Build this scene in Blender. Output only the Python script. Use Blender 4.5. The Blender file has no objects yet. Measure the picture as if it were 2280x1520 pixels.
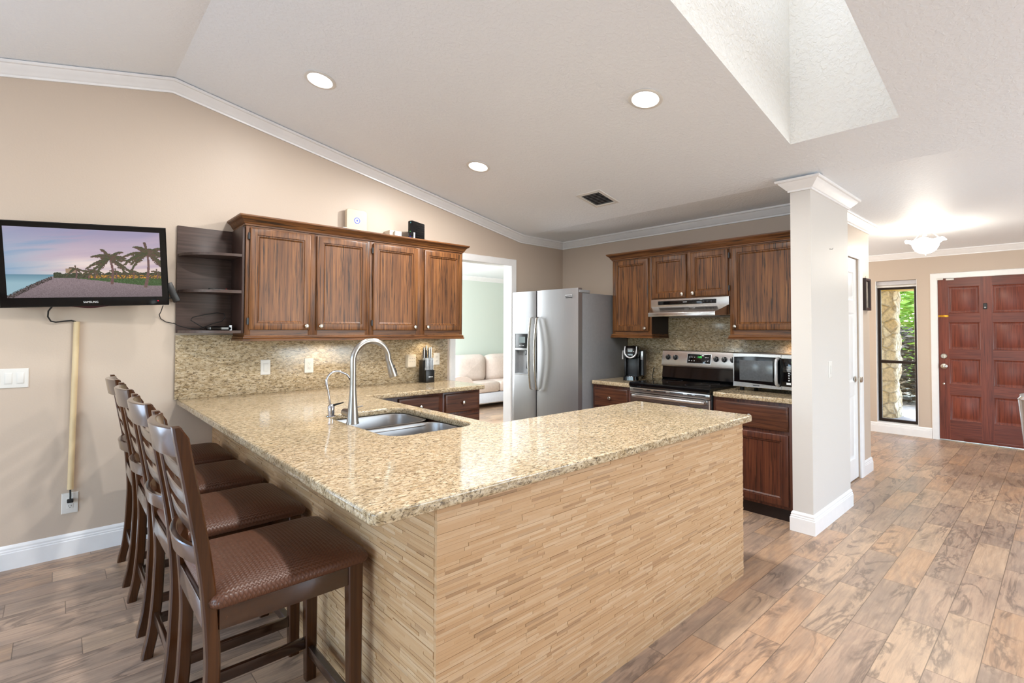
import bpy, bmesh, math, random
from math import sin, cos, pi, radians as R
from mathutils import Vector, Matrix, noise
SC = bpy.context.scene
COL = SC.collection
random.seed(7)

# ------------------------------------------------------------------ camera
def setup_camera():
    th, pit, ro, H = .8340, .0230, .0038, 1.4023
    f, cy = 1119.8658, 709.6964
    r = Vector((sin(th), -cos(th), 0)); d = Vector((cos(th), sin(th), 0)); z = Vector((0, 0, 1))
    F = d*cos(pit) + z*sin(pit); U2 = -d*sin(pit) + z*cos(pit)
    RR = r*cos(ro) + U2*sin(ro); UU = -r*sin(ro) + U2*cos(ro)
    cd = bpy.data.cameras.new('camera'); co = bpy.data.objects.new('camera', cd); COL.objects.link(co)
    m = Matrix.Identity(4)
    for i in range(3):
        m[i][0], m[i][1], m[i][2] = RR[i], UU[i], -F[i]
    m[2][3] = H
    co.matrix_world = m
    cd.sensor_width = 36; cd.lens = f/2280*36
    cd.shift_y = -(760 - cy)/2280
    cd.clip_start = .05; cd.clip_end = 200
    SC.camera = co
setup_camera()

# ------------------------------------------------------------------ world, sun, daylight, exposure
EXPOSURE = 0.24
SC.view_settings.view_transform = 'Standard'
SC.view_settings.look = 'None'
SC.view_settings.exposure = EXPOSURE
SC.view_settings.gamma = 1
SC.view_settings.use_curve_mapping = False
SC.cycles.use_denoising = True
SC.cycles.max_bounces = 8
SC.cycles.diffuse_bounces = 5
SC.cycles.glossy_bounces = 4
SC.cycles.transmission_bounces = 6
SC.cycles.sample_clamp_indirect = 6
SC.cycles.caustics_reflective = False
SC.cycles.caustics_refractive = False

wd = bpy.data.worlds.new('sky'); SC.world = wd; wd.use_nodes = True
wn = wd.node_tree
for n in list(wn.nodes): wn.nodes.remove(n)
wo = wn.nodes.new('ShaderNodeOutputWorld'); wb = wn.nodes.new('ShaderNodeBackground'); ws = wn.nodes.new('ShaderNodeTexSky')
ws.sky_type = 'NISHITA'; ws.sun_disc = False; ws.sun_elevation = R(48); ws.sun_rotation = R(60)
wb.inputs['Strength'].default_value = 1.0
wn.links.new(ws.outputs[0], wb.inputs['Color']); wn.links.new(wb.outputs[0], wo.inputs['Surface'])

def lamp(name, kind, loc, aim, power, color=(1, 1, 1), **kw):
    ld = bpy.data.lights.new(name, kind); o = bpy.data.objects.new(name, ld); COL.objects.link(o)
    o.location = loc
    o.rotation_euler = (Vector(aim)).to_track_quat('-Z', 'Y').to_euler()
    ld.energy = power; ld.color = color
    for k, v in kw.items(): setattr(ld, k, v)
    return o
lamp('daylight_skylight', 'AREA', (2.5, .875, 3.77), (0, 0, -1), 3.2, (1, .98, .95), shape='RECTANGLE', size=1.6, size_y=.5)
lamp('sun', 'SUN', (14, 6, 9), (-.45, -.35, -1.0), 4.0, (1, .93, .82), angle=.009)
# daylight through the glazed openings behind the camera and the skylight
lamp('daylight_side_door', 'AREA', (-1.75, 4.2, 1.1), (.25, -1, .1), 27, (.56, .75, 1.0), shape='RECTANGLE', size=1.25, size_y=2.0)
lamp('daylight_patio_door', 'AREA', (-3.46, .7, 1.15), (1, .1, .3), 60, (.60, .79, 1.0), shape='RECTANGLE', size=3.4, size_y=2.0)
lamp('daylight_dining_window', 'AREA', (4.2, -3.26, 1.35), (-.1, 1, .3), 105, (.88, .94, 1.0), shape='RECTANGLE', size=3.2, size_y=2.0)
lamp('living_room_fill', 'AREA', (2.9, 6.3, 1.5), (1, .15, .1), 165, (.9, .96, 1.0), shape='RECTANGLE', size=2.6, size_y=1.6)  # area lamp standing mid-room, added to brighten the room past the doorway
lamp('hall_fill', 'AREA', (7.4, 3.9, 1.6), (0, -1, -.1), 45, (1, .97, .92), shape='RECTANGLE', size=1.4, size_y=1.2)  # fill lamp added to brighten the entry; the wall behind has no opening

# ------------------------------------------------------------------ mesh builder
class MB:
    def __init__(s): s.v = []; s.f = []; s.c = None; s.rnd = []
    def add(s, vs, fs, rnd=0.0):
        b = len(s.v); s.v += [Vector(p) for p in vs]
        s.f += [[b+i for i in q] for q in fs]; s.rnd += [rnd]*len(fs); return s
    def box(s, x0, x1, y0, y1, z0, z1, bev=0.0, rnd=0.0):
        if x0 > x1: x0, x1 = x1, x0
        if y0 > y1: y0, y1 = y1, y0
        if z0 > z1: z0, z1 = z1, z0
        b = min(bev, .45*(x1-x0), .45*(y1-y0), .45*(z1-z0))
        if b <= 0:
            vs = [(x, y, z) for x in (x0, x1) for y in (y0, y1) for z in (z0, z1)]
            return s.add(vs, [(0, 1, 3, 2), (4, 6, 7, 5), (0, 4, 5, 1), (2, 3, 7, 6), (0, 2, 6, 4), (1, 5, 7, 3)], rnd)
        bm = bmesh.new(); bmesh.ops.create_cube(bm, size=1)
        for v in bm.verts:
            v.co = Vector(((x0+x1)/2 + v.co.x*(x1-x0), (y0+y1)/2 + v.co.y*(y1-y0), (z0+z1)/2 + v.co.z*(z1-z0)))
        bmesh.ops.bevel(bm, geom=bm.edges[:], offset=b, segments=2, profile=.5, affect='EDGES')
        bm.verts.index_update()
        s.add([v.co.copy() for v in bm.verts], [[v.index for v in f.verts] for f in bm.faces], rnd); bm.free(); return s
    def loft(s, rings, closed=True, cap0=True, cap1=True, rnd=0.0):
        n = len(rings[0]); vs = [p for r in rings for p in r]; fs = []
        for i in range(len(rings)-1):
            for j in range(n if closed else n-1):
                k = (j+1) % n
                fs.append((i*n+j, i*n+k, (i+1)*n+k, (i+1)*n+j))
        if cap0: fs.append(list(range(n))[::-1])
        if cap1: fs.append([(len(rings)-1)*n+j for j in range(n)])
        return s.add(vs, fs, rnd)
    def tube(s, path, r, n=10, cap=True):
        P = [Vector(p) for p in path]; rs = r if isinstance(r, (list, tuple)) else [r]*len(P)
        rings = []; up = None
        for i, p in enumerate(P):
            t = (P[min(i+1, len(P)-1)] - P[max(i-1, 0)])
            t = t.normalized() if t.length > 0 else Vector((0, 0, 1))
            if up is None:
                up = Vector((0, 0, 1)) if abs(t.z) < .9 else Vector((1, 0, 0))
            a = t.cross(up)
            if a.length < 1e-4: a = t.cross(Vector((0, 1, 0)))
            a.normalize(); b = a.cross(t).normalized(); up = b
            rings.append([p + a*cos(2*pi*k/n)*rs[i] + b*sin(2*pi*k/n)*rs[i] for k in range(n)])
        return s.loft(rings, True, cap, cap)
    def lathe(s, prof, c=(0, 0, 0), axis='z', n=24, cap0=True, cap1=True):
        rings = []
        for r, h in prof:
            ring = []
            for k in range(n):
                a, b = r*cos(2*pi*k/n), r*sin(2*pi*k/n)
                q = {'z': (a, b, h), 'x': (h, a, b), 'y': (a, h, b)}[axis]
                ring.append(Vector(q)+Vector(c))
            rings.append(ring)
        return s.loft(rings, True, cap0, cap1)
    def prism(s, poly, axis, a, b, rnd=0.0):
        def q(p, h): return {'x': (h, p[0], p[1]), 'y': (p[0], h, p[1]), 'z': (p[0], p[1], h)}[axis]
        return s.loft([[q(p, a) for p in poly], [q(p, b) for p in poly]], True, True, True, rnd)
    def rects(s, P, U, V, N, w, h, rings, cap=True, back=True, rnd=0.0):
        P, U, V, N = Vector(P), Vector(U), Vector(V), Vector(N); L = []
        for ins, d in rings:
            L.append([P+U*ins+V*ins+N*d, P+U*(w-ins)+V*ins+N*d, P+U*(w-ins)+V*(h-ins)+N*d, P+U*ins+V*(h-ins)+N*d])
        return s.loft(L, True, back, cap, rnd)
    def sweep(s, path, outs, prof):
        rings = [[Vector(p)+Vector(o)*a+Vector((0, 0, b)) for a, b in prof] for p, o in zip(path, outs)]
        return s.loft(rings, True, True, True)
    def xf(s, M, i0=0):
        for i in range(i0, len(s.v)): s.v[i] = M @ s.v[i]
        return s

ORG = {}
def build(name, mb, mat, parent=None, label=None, smooth=35, local=False):
    me = bpy.data.meshes.new(name)
    off = Vector((0, 0, 0)) if (parent is None or local) else ORG.get(parent.name, Vector((0, 0, 0)))
    me.from_pydata([v-off for v in mb.v], [], mb.f)
    if any(mb.rnd):
        a = me.attributes.new('rnd', 'FLOAT', 'FACE')
        a.data.foreach_set('value', mb.rnd)
    bm = bmesh.new(); bm.from_mesh(me); bmesh.ops.recalc_face_normals(bm, faces=bm.faces[:]); bm.to_mesh(me); bm.free()
    me.materials.append(mat)
    if smooth:
        me.shade_smooth(); me.set_sharp_from_angle(angle=R(smooth))
    o = bpy.data.objects.new(name, me); COL.objects.link(o)
    if parent is not None:
        o.parent = parent; ORG[o.name] = off
    if label: o['label'] = label
    return o
def tag(o, label, cat, group=None, kind=None):
    o['label'] = label; o['category'] = cat
    if group: o['group'] = group
    if kind: o['kind'] = kind
    return o
def thing(name, label, cat, loc=(0, 0, 0), group=None, kind=None, rot=None):
    o = bpy.data.objects.new(name, None); COL.objects.link(o); o.location = loc; o.empty_display_size = .1
    if rot: o.rotation_euler = rot
    ORG[o.name] = Vector(loc)
    return tag(o, label, cat, group, kind)
def struct(name, mb, mat, label, cat, smooth=35):
    return tag(build(name, mb, mat, None, None, smooth), label, cat, None, 'structure')
def solo(name, mb, mat, label, cat, group=None, smooth=35):
    return tag(build(name, mb, mat, None, None, smooth), label, cat, group)
def copy_tree(o, parent=None):
    c = o.copy(); COL.objects.link(c)
    if parent is not None: c.parent = parent
    for ch in list(o.children): copy_tree(ch, c)
    return c
def text(body, size, M, mat, name, parent, ext=.0006, align='CENTER', local=False):
    cu = bpy.data.curves.new('lettering', 'FONT'); cu.body = body; cu.size = size; cu.extrude = ext; cu.align_x = align; cu.align_y = 'CENTER'
    t = bpy.data.objects.new('lettering', cu); COL.objects.link(t)
    dg = bpy.context.evaluated_depsgraph_get(); me = bpy.data.meshes.new_from_object(t.evaluated_get(dg))
    mb = MB(); mb.add([M @ v.co for v in me.vertices], [list(p.vertices) for p in me.polygons])
    bpy.data.objects.remove(t); bpy.data.curves.remove(cu); bpy.data.meshes.remove(me)
    return build(name, mb, mat, parent, None, 0, local)
def basis(o, x, y):
    x, y = Vector(x).normalized(), Vector(y).normalized(); z = x.cross(y)
    return Matrix(((x.x, y.x, z.x, o[0]), (x.y, y.y, z.y, o[1]), (x.z, y.z, z.z, o[2]), (0, 0, 0, 1)))
def rr(cx, cy, w, h, r, n=6):
    pts = []
    for (sx, sy, a0) in ((1, 1, 0), (-1, 1, 90), (-1, -1, 180), (1, -1, 270)):
        for k in range(n+1):
            a = R(a0 + 90*k/n)
            pts.append((cx+sx*(w/2-r)+r*cos(a), cy+sy*(h/2-r)+r*sin(a)))
    return pts
def slab(name, polys, z0, z1, mat, bev=.006):
    cu = bpy.data.curves.new('outline', 'CURVE'); cu.dimensions = '2D'; cu.fill_mode = 'BOTH'
    cu.extrude = (z1-z0)/2-bev; cu.bevel_depth = bev; cu.bevel_resolution = 2; cu.offset = -bev
    for poly in polys:
        sp = cu.splines.new('POLY'); sp.points.add(len(poly)-1); sp.use_cyclic_u = True
        for p, q in zip(sp.points, poly): p.co = (q[0], q[1], 0, 1)
    t = bpy.data.objects.new('outline', cu); COL.objects.link(t)
    dg = bpy.context.evaluated_depsgraph_get(); me = bpy.data.meshes.new_from_object(t.evaluated_get(dg))
    mb = MB(); mb.add([v.co+Vector((0, 0, (z0+z1)/2)) for v in me.vertices], [list(p.vertices) for p in me.polygons])
    bpy.data.objects.remove(t); bpy.data.curves.remove(cu); bpy.data.meshes.remove(me)
    return mb
def fillet(poly, radii, n=5):
    out = []; N = len(poly)
    for i, p in enumerate(poly):
        r = radii[i]
        if r <= 0: out.append(p); continue
        p = Vector(p).to_2d() if len(p) == 3 else Vector(p); a = (Vector(poly[i-1])-p).normalized(); b = (Vector(poly[(i+1) % N])-p).normalized()
        p0, p1 = p+a*r, p+b*r; c = p+a*r+b*r
        for k in range(n+1):
            t = k/n*pi/2; q = c - b*r*cos(t) - a*r*sin(t); out.append((q.x, q.y))
    return out

# ------------------------------------------------------------------ materials
def lin(c):
    return tuple(((x/255)/12.92 if x/255 <= .04045 else ((x/255+.055)/1.055)**2.4) for x in c) + (1,)
def N(nt, t, ins=None, **at):
    n = nt.nodes.new(t)
    for k, v in at.items(): setattr(n, k, v)
    for k, v in (ins or {}).items():
        s = n.inputs[k]
        if isinstance(v, bpy.types.NodeSocket): nt.links.new(v, s)
        else: s.default_value = v
    return n
def newmat(name):
    m = bpy.data.materials.new(name); m.use_nodes = True; nt = m.node_tree
    return m, nt, nt.nodes['Principled BSDF']
def setp(nt, p, **k):
    for a, v in k.items():
        a = a.replace('_', ' ')
        if isinstance(v, bpy.types.NodeSocket): nt.links.new(v, p.inputs[a])
        else: p.inputs[a].default_value = v
def coord(nt, scale=(1, 1, 1), world=False):
    if world:
        g = N(nt, 'ShaderNodeNewGeometry'); src = g.outputs['Position']
    else:
        g = N(nt, 'ShaderNodeTexCoord'); src = g.outputs['Object']
    return N(nt, 'ShaderNodeMapping', {'Vector': src, 'Scale': scale}).outputs[0]
def noi(nt, vec, scale, detail=3, rough=.55, dist=0.0):
    return N(nt, 'ShaderNodeTexNoise', {'Vector': vec, 'Scale': scale, 'Detail': detail, 'Roughness': rough, 'Distortion': dist}).outputs['Fac']
def ramp(nt, fac, stops, interp='LINEAR'):
    n = N(nt, 'ShaderNodeValToRGB', {'Fac': fac}); e = n.color_ramp.elements; n.color_ramp.interpolation = interp
    while len(e) < len(stops): e.new(.5)
    for el, (p, c) in zip(e, stops): el.position = p; el.color = c
    return n.outputs['Color']
def mth(nt, op, a, b=None, c=None):
    n = nt.nodes.new('ShaderNodeMath'); n.operation = op
    for i, v in enumerate((a, b, c)):
        if v is None: continue
        if isinstance(v, bpy.types.NodeSocket): nt.links.new(v, n.inputs[i])
        else: n.inputs[i].default_value = v
    return n.outputs[0]
def mix(nt, fac, a, b, mode='MIX'):
    n = nt.nodes.new('ShaderNodeMix'); n.data_type = 'RGBA'; n.blend_type = mode
    for k, v in (('Factor', fac), ('A', a), ('B', b)):
        s = [i for i in n.inputs if i.name == k and i.type == ('VALUE' if k == 'Factor' else 'RGBA')][0]
        if isinstance(v, bpy.types.NodeSocket): nt.links.new(v, s)
        else: s.default_value = v
    return [o for o in n.outputs if o.type == 'RGBA'][0]
def bump(nt, p, h, strength, dist):
    b = N(nt, 'ShaderNodeBump', {'Height': h, 'Strength': strength, 'Distance': dist}); nt.links.new(b.outputs[0], p.inputs['Normal'])
def plain(name, rgb, rough=.5, metal=0.0, var=.06, vs=12, coat=0.0, emit=None, es=1.0, spec=.5, bmp=0.0, bs=200):
    m, nt, p = newmat(name); c = lin(rgb)
    v = coord(nt)
    f = noi(nt, v, vs, 3)
    lo = tuple(x*(1-var) for x in c[:3])+(1,); hi = tuple(min(1, x*(1+var)) for x in c[:3])+(1,)
    setp(nt, p, Base_Color=ramp(nt, f, [(.3, lo), (.7, hi)]), Roughness=rough, Metallic=metal, Specular_IOR_Level=spec)
    if coat: setp(nt, p, Coat_Weight=coat, Coat_Roughness=.08)
    if emit: setp(nt, p, Emission_Color=lin(emit), Emission_Strength=es)
    if bmp: bump(nt, p, noi(nt, v, bs, 3), bmp, .002)
    return m

def m_wood(name, axis, base, dark, light, streak=.6, rough=.40, sc=1.0, coat=.1):
    m, nt, p = newmat(name)
    s = [62*sc]*3; s['xyz'.index(axis)] = 2.0*sc
    v = coord(nt, s)
    a = noi(nt, v, 1.0, 5, .6, .35)
    s2 = [95*sc]*3; s2['xyz'.index(axis)] = 3.6*sc
    b = noi(nt, coord(nt, s2), 1.0, 4, .6, .2)
    s3 = [5*sc]*3; s3['xyz'.index(axis)] = 1.2*sc
    w = noi(nt, coord(nt, s3), 1.0, 2)
    c = ramp(nt, a, [(.26, lin(dark)), (.47, lin(base)), (.74, lin(light))])
    c = mix(nt, ramp(nt, b, [(.35, (streak, streak, streak, 1)), (.46, (0, 0, 0, 1))]), c, lin([x*.32 for x in dark]))
    c = mix(nt, ramp(nt, w, [(.33, (.34, .34, .34, 1)), (.6, (0, 0, 0, 1))]), c, lin([x*.8 for x in dark]))
    setp(nt, p, Base_Color=c, Roughness=rough, Coat_Weight=coat, Coat_Roughness=.25, Specular_IOR_Level=.38)
    bump(nt, p, b, .12, .001)
    return m
def m_granite(name, stretch=(1, 1, 1), rough=.09):
    m, nt, p = newmat(name); v = coord(nt, stretch)
    big = noi(nt, v, 7, 3, .6, .4)
    c = ramp(nt, noi(nt, v, 70, 4, .6, .6), [(.34, lin((152, 132, 100))), (.47, lin((186, 166, 134))), (.62, lin((208, 192, 164)))])
    c = mix(nt, ramp(nt, noi(nt, v, 22, 4, .65, 1.0), [(.55, (0, 0, 0, 1)), (.72, (.4, .4, .4, 1))]), c, lin((178, 146, 98)))
    c = mix(nt, ramp(nt, noi(nt, v, 100, 4, .65, .9), [(.39, (.8, .8, .8, 1)), (.48, (0, 0, 0, 1))]), c, lin((92, 76, 56)))
    c = mix(nt, ramp(nt, noi(nt, v, 190, 2, .5, .3), [(.31, (.9, .9, .9, 1)), (.38, (0, 0, 0, 1))]), c, lin((50, 44, 38)))
    c = mix(nt, ramp(nt, big, [(.35, (.25, .25, .25, 1)), (.5, (0, 0, 0, 1))]), c, lin((136, 118, 92)))
    setp(nt, p, Base_Color=c, Roughness=rough, Specular_IOR_Level=.5)
    return m
def m_floor():
    m, nt, p = newmat('wood_look_plank_tile')
    g = N(nt, 'ShaderNodeNewGeometry'); sx = N(nt, 'ShaderNodeSeparateXYZ', {'Vector': g.outputs['Position']})
    X, Y = sx.outputs[0], sx.outputs[1]
    yy = mth(nt, 'DIVIDE', mth(nt, 'ADD', Y, 9.253), .1535); row = mth(nt, 'FLOOR', yy)
    xx = mth(nt, 'ADD', mth(nt, 'DIVIDE', mth(nt, 'ADD', X, 9.06), .63), mth(nt, 'MULTIPLY', row, .36)); colm = mth(nt, 'FLOOR', xx)
    cell = N(nt, 'ShaderNodeCombineXYZ', {'X': colm, 'Y': row})
    wn_ = N(nt, 'ShaderNodeTexWhiteNoise', {'Vector': cell.outputs[0]}); rv, rc = wn_.outputs['Value'], wn_.outputs['Color']
    off = N(nt, 'ShaderNodeVectorMath', {0: rc, 1: (7, 7, 7)}, operation='MULTIPLY')
    pv = N(nt, 'ShaderNodeVectorMath', {0: g.outputs['Position'], 1: off.outputs[0]}, operation='ADD').outputs[0]
    mp = N(nt, 'ShaderNodeMapping', {'Vector': pv, 'Scale': (2.6, 9, 4)}).outputs[0]
    fine = noi(nt, N(nt, 'ShaderNodeMapping', {'Vector': pv, 'Scale': (5, 70, 4)}).outputs[0], 1.0, 5, .65, .5)
    cl = noi(nt, mp, 1.0, 4, .6, .9)
    base = ramp(nt, fine, [(.30, lin((132, 104, 82))), (.5, lin((184, 150, 120))), (.70, lin((206, 176, 144)))])
    tint = ramp(nt, rv, [(0, lin((204, 178, 152))), (.3, lin((176, 154, 138))), (.55, lin((192, 156, 126))), (.8, lin((158, 142, 130)))], 'CONSTANT')
    c = mix(nt, .5, base, tint)
    swirl = noi(nt, N(nt, 'ShaderNodeMapping', {'Vector': pv, 'Scale': (1.7, 6.5, 4)}).outputs[0], 1.0, 5, .6, 1.0)
    msk = ramp(nt, noi(nt, N(nt, 'ShaderNodeMapping', {'Vector': pv, 'Scale': (1.3, 4, 2)}).outputs[0], 1.3, 2), [(.44, (0, 0, 0, 1)), (.56, (1, 1, 1, 1))])
    c = mix(nt, ramp(nt, cl, [(.36, (.5, .5, .5, 1)), (.56, (0, 0, 0, 1))]), c, lin((136, 120, 108)))
    band = mth(nt, 'ABSOLUTE', mth(nt, 'SUBTRACT', swirl, .5))
    c = mix(nt, mth(nt, 'MULTIPLY', msk, ramp(nt, band, [(.0, (.6, .6, .6, 1)), (.05, (0, 0, 0, 1))])), c, lin((88, 76, 70)))
    fx, fy = mth(nt, 'FRACT', xx), mth(nt, 'FRACT', yy)
    ex = mth(nt, 'MINIMUM', fx, mth(nt, 'SUBTRACT', 1.0, fx)); ey = mth(nt, 'MINIMUM', fy, mth(nt, 'SUBTRACT', 1.0, fy))
    j = mth(nt, 'MAXIMUM', mth(nt, 'LESS_THAN', ex, .0026), mth(nt, 'LESS_THAN', ey, .011))
    c = mix(nt, mth(nt, 'MULTIPLY', j, .75), c, lin((96, 80, 66)))
    setp(nt, p, Base_Color=c, Roughness=mth(nt, 'ADD', mth(nt, 'MULTIPLY', fine, .15), .27), Specular_IOR_Level=.45)
    bump(nt, p, mth(nt, 'SUBTRACT', mth(nt, 'MULTIPLY', fine, .25), j), .25, .0015)
    return m
def m_ledger():
    m, nt, p = newmat('stacked_travertine')
    a = N(nt, 'ShaderNodeAttribute', attribute_name='rnd').outputs['Fac']
    v = coord(nt, (14, 14, 60)); f = noi(nt, v, 1.0, 4, .6)
    c = ramp(nt, a, [(0, lin((178, 142, 104))), (.25, lin((187, 151, 112))), (.6, lin((191, 157, 120))), (.88, lin((200, 170, 136))), (.95, lin((158, 124, 90))), (1, lin((172, 136, 100)))])
    c = mix(nt, ramp(nt, f, [(.35, (.35, .35, .35, 1)), (.55, (0, 0, 0, 1))]), c, lin((186, 148, 104)))
    setp(nt, p, Base_Color=c, Roughness=.5, Specular_IOR_Level=.45)
    bump(nt, p, noi(nt, coord(nt, (60, 60, 90)), 1.0, 3), .35, .003)
    return m
def m_texture_paint(name, rgb, scale, strength, rough, spec=.5):
    m, nt, p = newmat(name); v = coord(nt); c = lin(rgb)
    setp(nt, p, Base_Color=c, Roughness=rough, Specular_IOR_Level=spec)
    h = ramp(nt, noi(nt, v, scale, 4, .55, .4), [(.42, (0, 0, 0, 1)), (.6, (1, 1, 1, 1))])
    bump(nt, p, h, strength, .004)
    return m
def m_steel(name, axis='z', rgb=(196, 196, 198), rough=.28, st=.10):
    m, nt, p = newmat(name)
    s = [300, 300, 300]; s['xyz'.index(axis)] = 3
    f = noi(nt, coord(nt, s), 1.0, 2)
    c = lin(rgb)
    setp(nt, p, Base_Color=ramp(nt, f, [(.3, tuple(x*.93 for x in c[:3])+(1,)), (.7, c)]), Metallic=1.0,
         Roughness=mth(nt, 'ADD', mth(nt, 'MULTIPLY', f, st), rough-st/2))
    return m
def m_weave():
    m, nt, p = newmat('woven_brown_vinyl'); v = coord(nt)
    sx = N(nt, 'ShaderNodeSeparateXYZ', {'Vector': v}); X, Y = sx.outputs[0], sx.outputs[1]
    a = mth(nt, 'MULTIPLY', mth(nt, 'ADD', X, Y), 78); b = mth(nt, 'MULTIPLY', mth(nt, 'SUBTRACT', X, Y), 78)
    par = mth(nt, 'MODULO', mth(nt, 'ABSOLUTE', mth(nt, 'ADD', mth(nt, 'FLOOR', a), mth(nt, 'FLOOR', b))), 2)
    fa, fb = mth(nt, 'FRACT', a), mth(nt, 'FRACT', b)
    ha = mth(nt, 'SINE', mth(nt, 'MULTIPLY', fa, pi)); hb = mth(nt, 'SINE', mth(nt, 'MULTIPLY', fb, pi))
    inv = mth(nt, 'SUBTRACT', 1.0, par)
    h = mth(nt, 'ADD', mth(nt, 'MULTIPLY', ha, par), mth(nt, 'MULTIPLY', hb, inv))
    f = noi(nt, v, 9, 3)
    c = mix(nt, mth(nt, 'MULTIPLY', h, .35), lin((74, 43, 28)), lin((124, 80, 56)))
    c = mix(nt, mth(nt, 'MULTIPLY', f, .3), c, lin((70, 40, 28)))
    setp(nt, p, Base_Color=c, Roughness=.38, Specular_IOR_Level=.45)
    bump(nt, p, h, .5, .0018)
    return m
def m_glass(name, tint=(1, 1, 1), gl=.1):
    m = bpy.data.materials.new(name); m.use_nodes = True; nt = m.node_tree
    for n in list(nt.nodes): nt.nodes.remove(n)
    o = N(nt, 'ShaderNodeOutputMaterial'); t = N(nt, 'ShaderNodeBsdfTransparent', {'Color': tint+(1,)}); g = N(nt, 'ShaderNodeBsdfGlossy', {'Roughness': .02})
    lw = N(nt, 'ShaderNodeFresnel', {'IOR': 1.45})
    x = N(nt, 'ShaderNodeMixShader', {0: lw.outputs[0], 1: t.outputs[0], 2: g.outputs[0]}); nt.links.new(x.outputs[0], o.inputs[0])
    return m
def m_emit(name, rgb, s):
    m = bpy.data.materials.new(name); m.use_nodes = True; nt = m.node_tree
    for n in list(nt.nodes): nt.nodes.remove(n)
    o = N(nt, 'ShaderNodeOutputMaterial'); e = N(nt, 'ShaderNodeEmission', {'Color': lin(rgb), 'Strength': s}); nt.links.new(e.outputs[0], o.inputs[0])
    return m
def m_leaf(name, a, b):
    m, nt, p = newmat(name); f = noi(nt, coord(nt), 6, 2)
    setp(nt, p, Base_Color=ramp(nt, f, [(.3, lin(a)), (.7, lin(b))]), Roughness=.5)
    return m
def m_stone(name, stops, scale=5, bmp=.6):
    m, nt, p = newmat(name); v = coord(nt)
    vo = N(nt, 'ShaderNodeTexVoronoi', {'Vector': v, 'Scale': scale, 'Randomness': 1.0}, feature='DISTANCE_TO_EDGE')
    vc = N(nt, 'ShaderNodeTexVoronoi', {'Vector': v, 'Scale': scale, 'Randomness': 1.0})
    sc_ = N(nt, 'ShaderNodeSeparateColor', {'Color': vc.outputs['Color']})
    c = ramp(nt, sc_.outputs[0], [(i/(len(stops)-1), lin(s)) for i, s in enumerate(stops)])
    c = mix(nt, ramp(nt, noi(nt, v, 30, 4), [(.35, (.5, .5, .5, 1)), (.6, (0, 0, 0, 1))]), c, lin([x*.72 for x in stops[0]]))
    c = mix(nt, ramp(nt, vo.outputs['Distance'], [(0, (.4, .4, .4, 1)), (.05, (0, 0, 0, 1))]), c, lin([x*.7 for x in stops[0]]))
    setp(nt, p, Base_Color=c, Roughness=.9)
    bump(nt, p, mth(nt, 'ADD', ramp(nt, vo.outputs['Distance'], [(0, (0, 0, 0, 1)), (.1, (1, 1, 1, 1))]), mth(nt, 'MULTIPLY', noi(nt, v, 40, 4), .5)), bmp, .03)
    return m

M = {}
M['wall'] = m_texture_paint('beige_wall_paint', (198, 182, 166), 90, .05, .42, .4)
M['pillarwall'] = m_texture_paint('pale_partition_paint', (212, 208, 203), 90, .05, .45, .4)
M['ceiling'] = m_texture_paint('knockdown_ceiling_paint', (240, 245, 250), 46, .32, .52, .3)
M['shaft'] = m_texture_paint('knockdown_shaft_paint', (242, 240, 234), 38, .7, .5)
M['trim'] = plain('white_trim_paint', (240, 240, 240), .28, var=.02)
M['green'] = m_texture_paint('pale_green_paint', (212, 222, 212), 90, .04, .5)
M['floor'] = m_floor()
M['ledger'] = m_ledger()
M['granite'] = m_granite('granite_counter', (.6, 1.15, 1.0))
M['granite_x'] = m_granite('granite_splash', (.40, .9, 1.05), .16)
M['granite_y'] = m_granite('granite_splash_rear', (.9, .40, 1.05), .16)
CB = dict(base=(108, 67, 35), dark=(60, 35, 19), light=(142, 95, 52), streak=.85)
M['cab_z'] = m_wood('stained_cabinet_wood', 'z', **CB)
M['cab_x'] = m_wood('stained_cabinet_wood_cross', 'x', **CB)
M['cab_y'] = m_wood('stained_cabinet_wood_deep', 'y', **CB)
DB = dict(base=(86, 50, 33), dark=(48, 27, 19), light=(114, 70, 46))
M['base_x'] = m_wood('dark_drawer_wood', 'x', **DB)
M['base_y'] = m_wood('dark_drawer_wood_cross', 'y', **DB)
M['base_z'] = m_wood('dark_door_wood', 'z', base=(88, 46, 30), dark=(48, 24, 18), light=(112, 64, 42))
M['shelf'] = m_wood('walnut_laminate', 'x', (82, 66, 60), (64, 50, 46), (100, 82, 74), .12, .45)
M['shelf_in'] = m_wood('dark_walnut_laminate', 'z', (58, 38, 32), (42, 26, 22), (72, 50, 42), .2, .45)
M['chair'] = m_wood('espresso_wood', 'z', (64, 35, 15), (44, 23, 10), (80, 46, 21), .1, .2, 1.0, .3)
M['chair_d'] = m_wood('espresso_rail_wood', 'y', (54, 29, 15), (38, 20, 11), (68, 39, 21), .1, .14, 1.0, 1.0)
M['weave'] = m_weave()
M['door'] = m_wood('mahogany_door_wood', 'z', (118, 56, 41), (86, 40, 31), (138, 70, 50), .45, .38)
M['door_y'] = m_wood('mahogany_rail_wood', 'y', (110, 53, 40), (82, 39, 31), (130, 67, 49), .45, .38)
M['steel'] = m_steel('brushed_steel', 'z', (188, 188, 190), .44)
M['steel_y'] = m_steel('brushed_steel_level', 'y', (206, 204, 202), .24)
M['steel_side'] = plain('grey_appliance_enamel', (140, 141, 144), .42, .25, .04, 40)
M['steel_dark'] = m_steel('dark_steel', 'z', (120, 120, 124), .3)
M['sinksteel'] = m_steel('satin_sink_steel', 'y', (170, 167, 164), .34)
M['nickel'] = plain('brushed_nickel', (206, 200, 190), .22, 1.0, .03)
M['chrome'] = plain('chrome', (190, 190, 195), .12, 1.0, .01)
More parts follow.
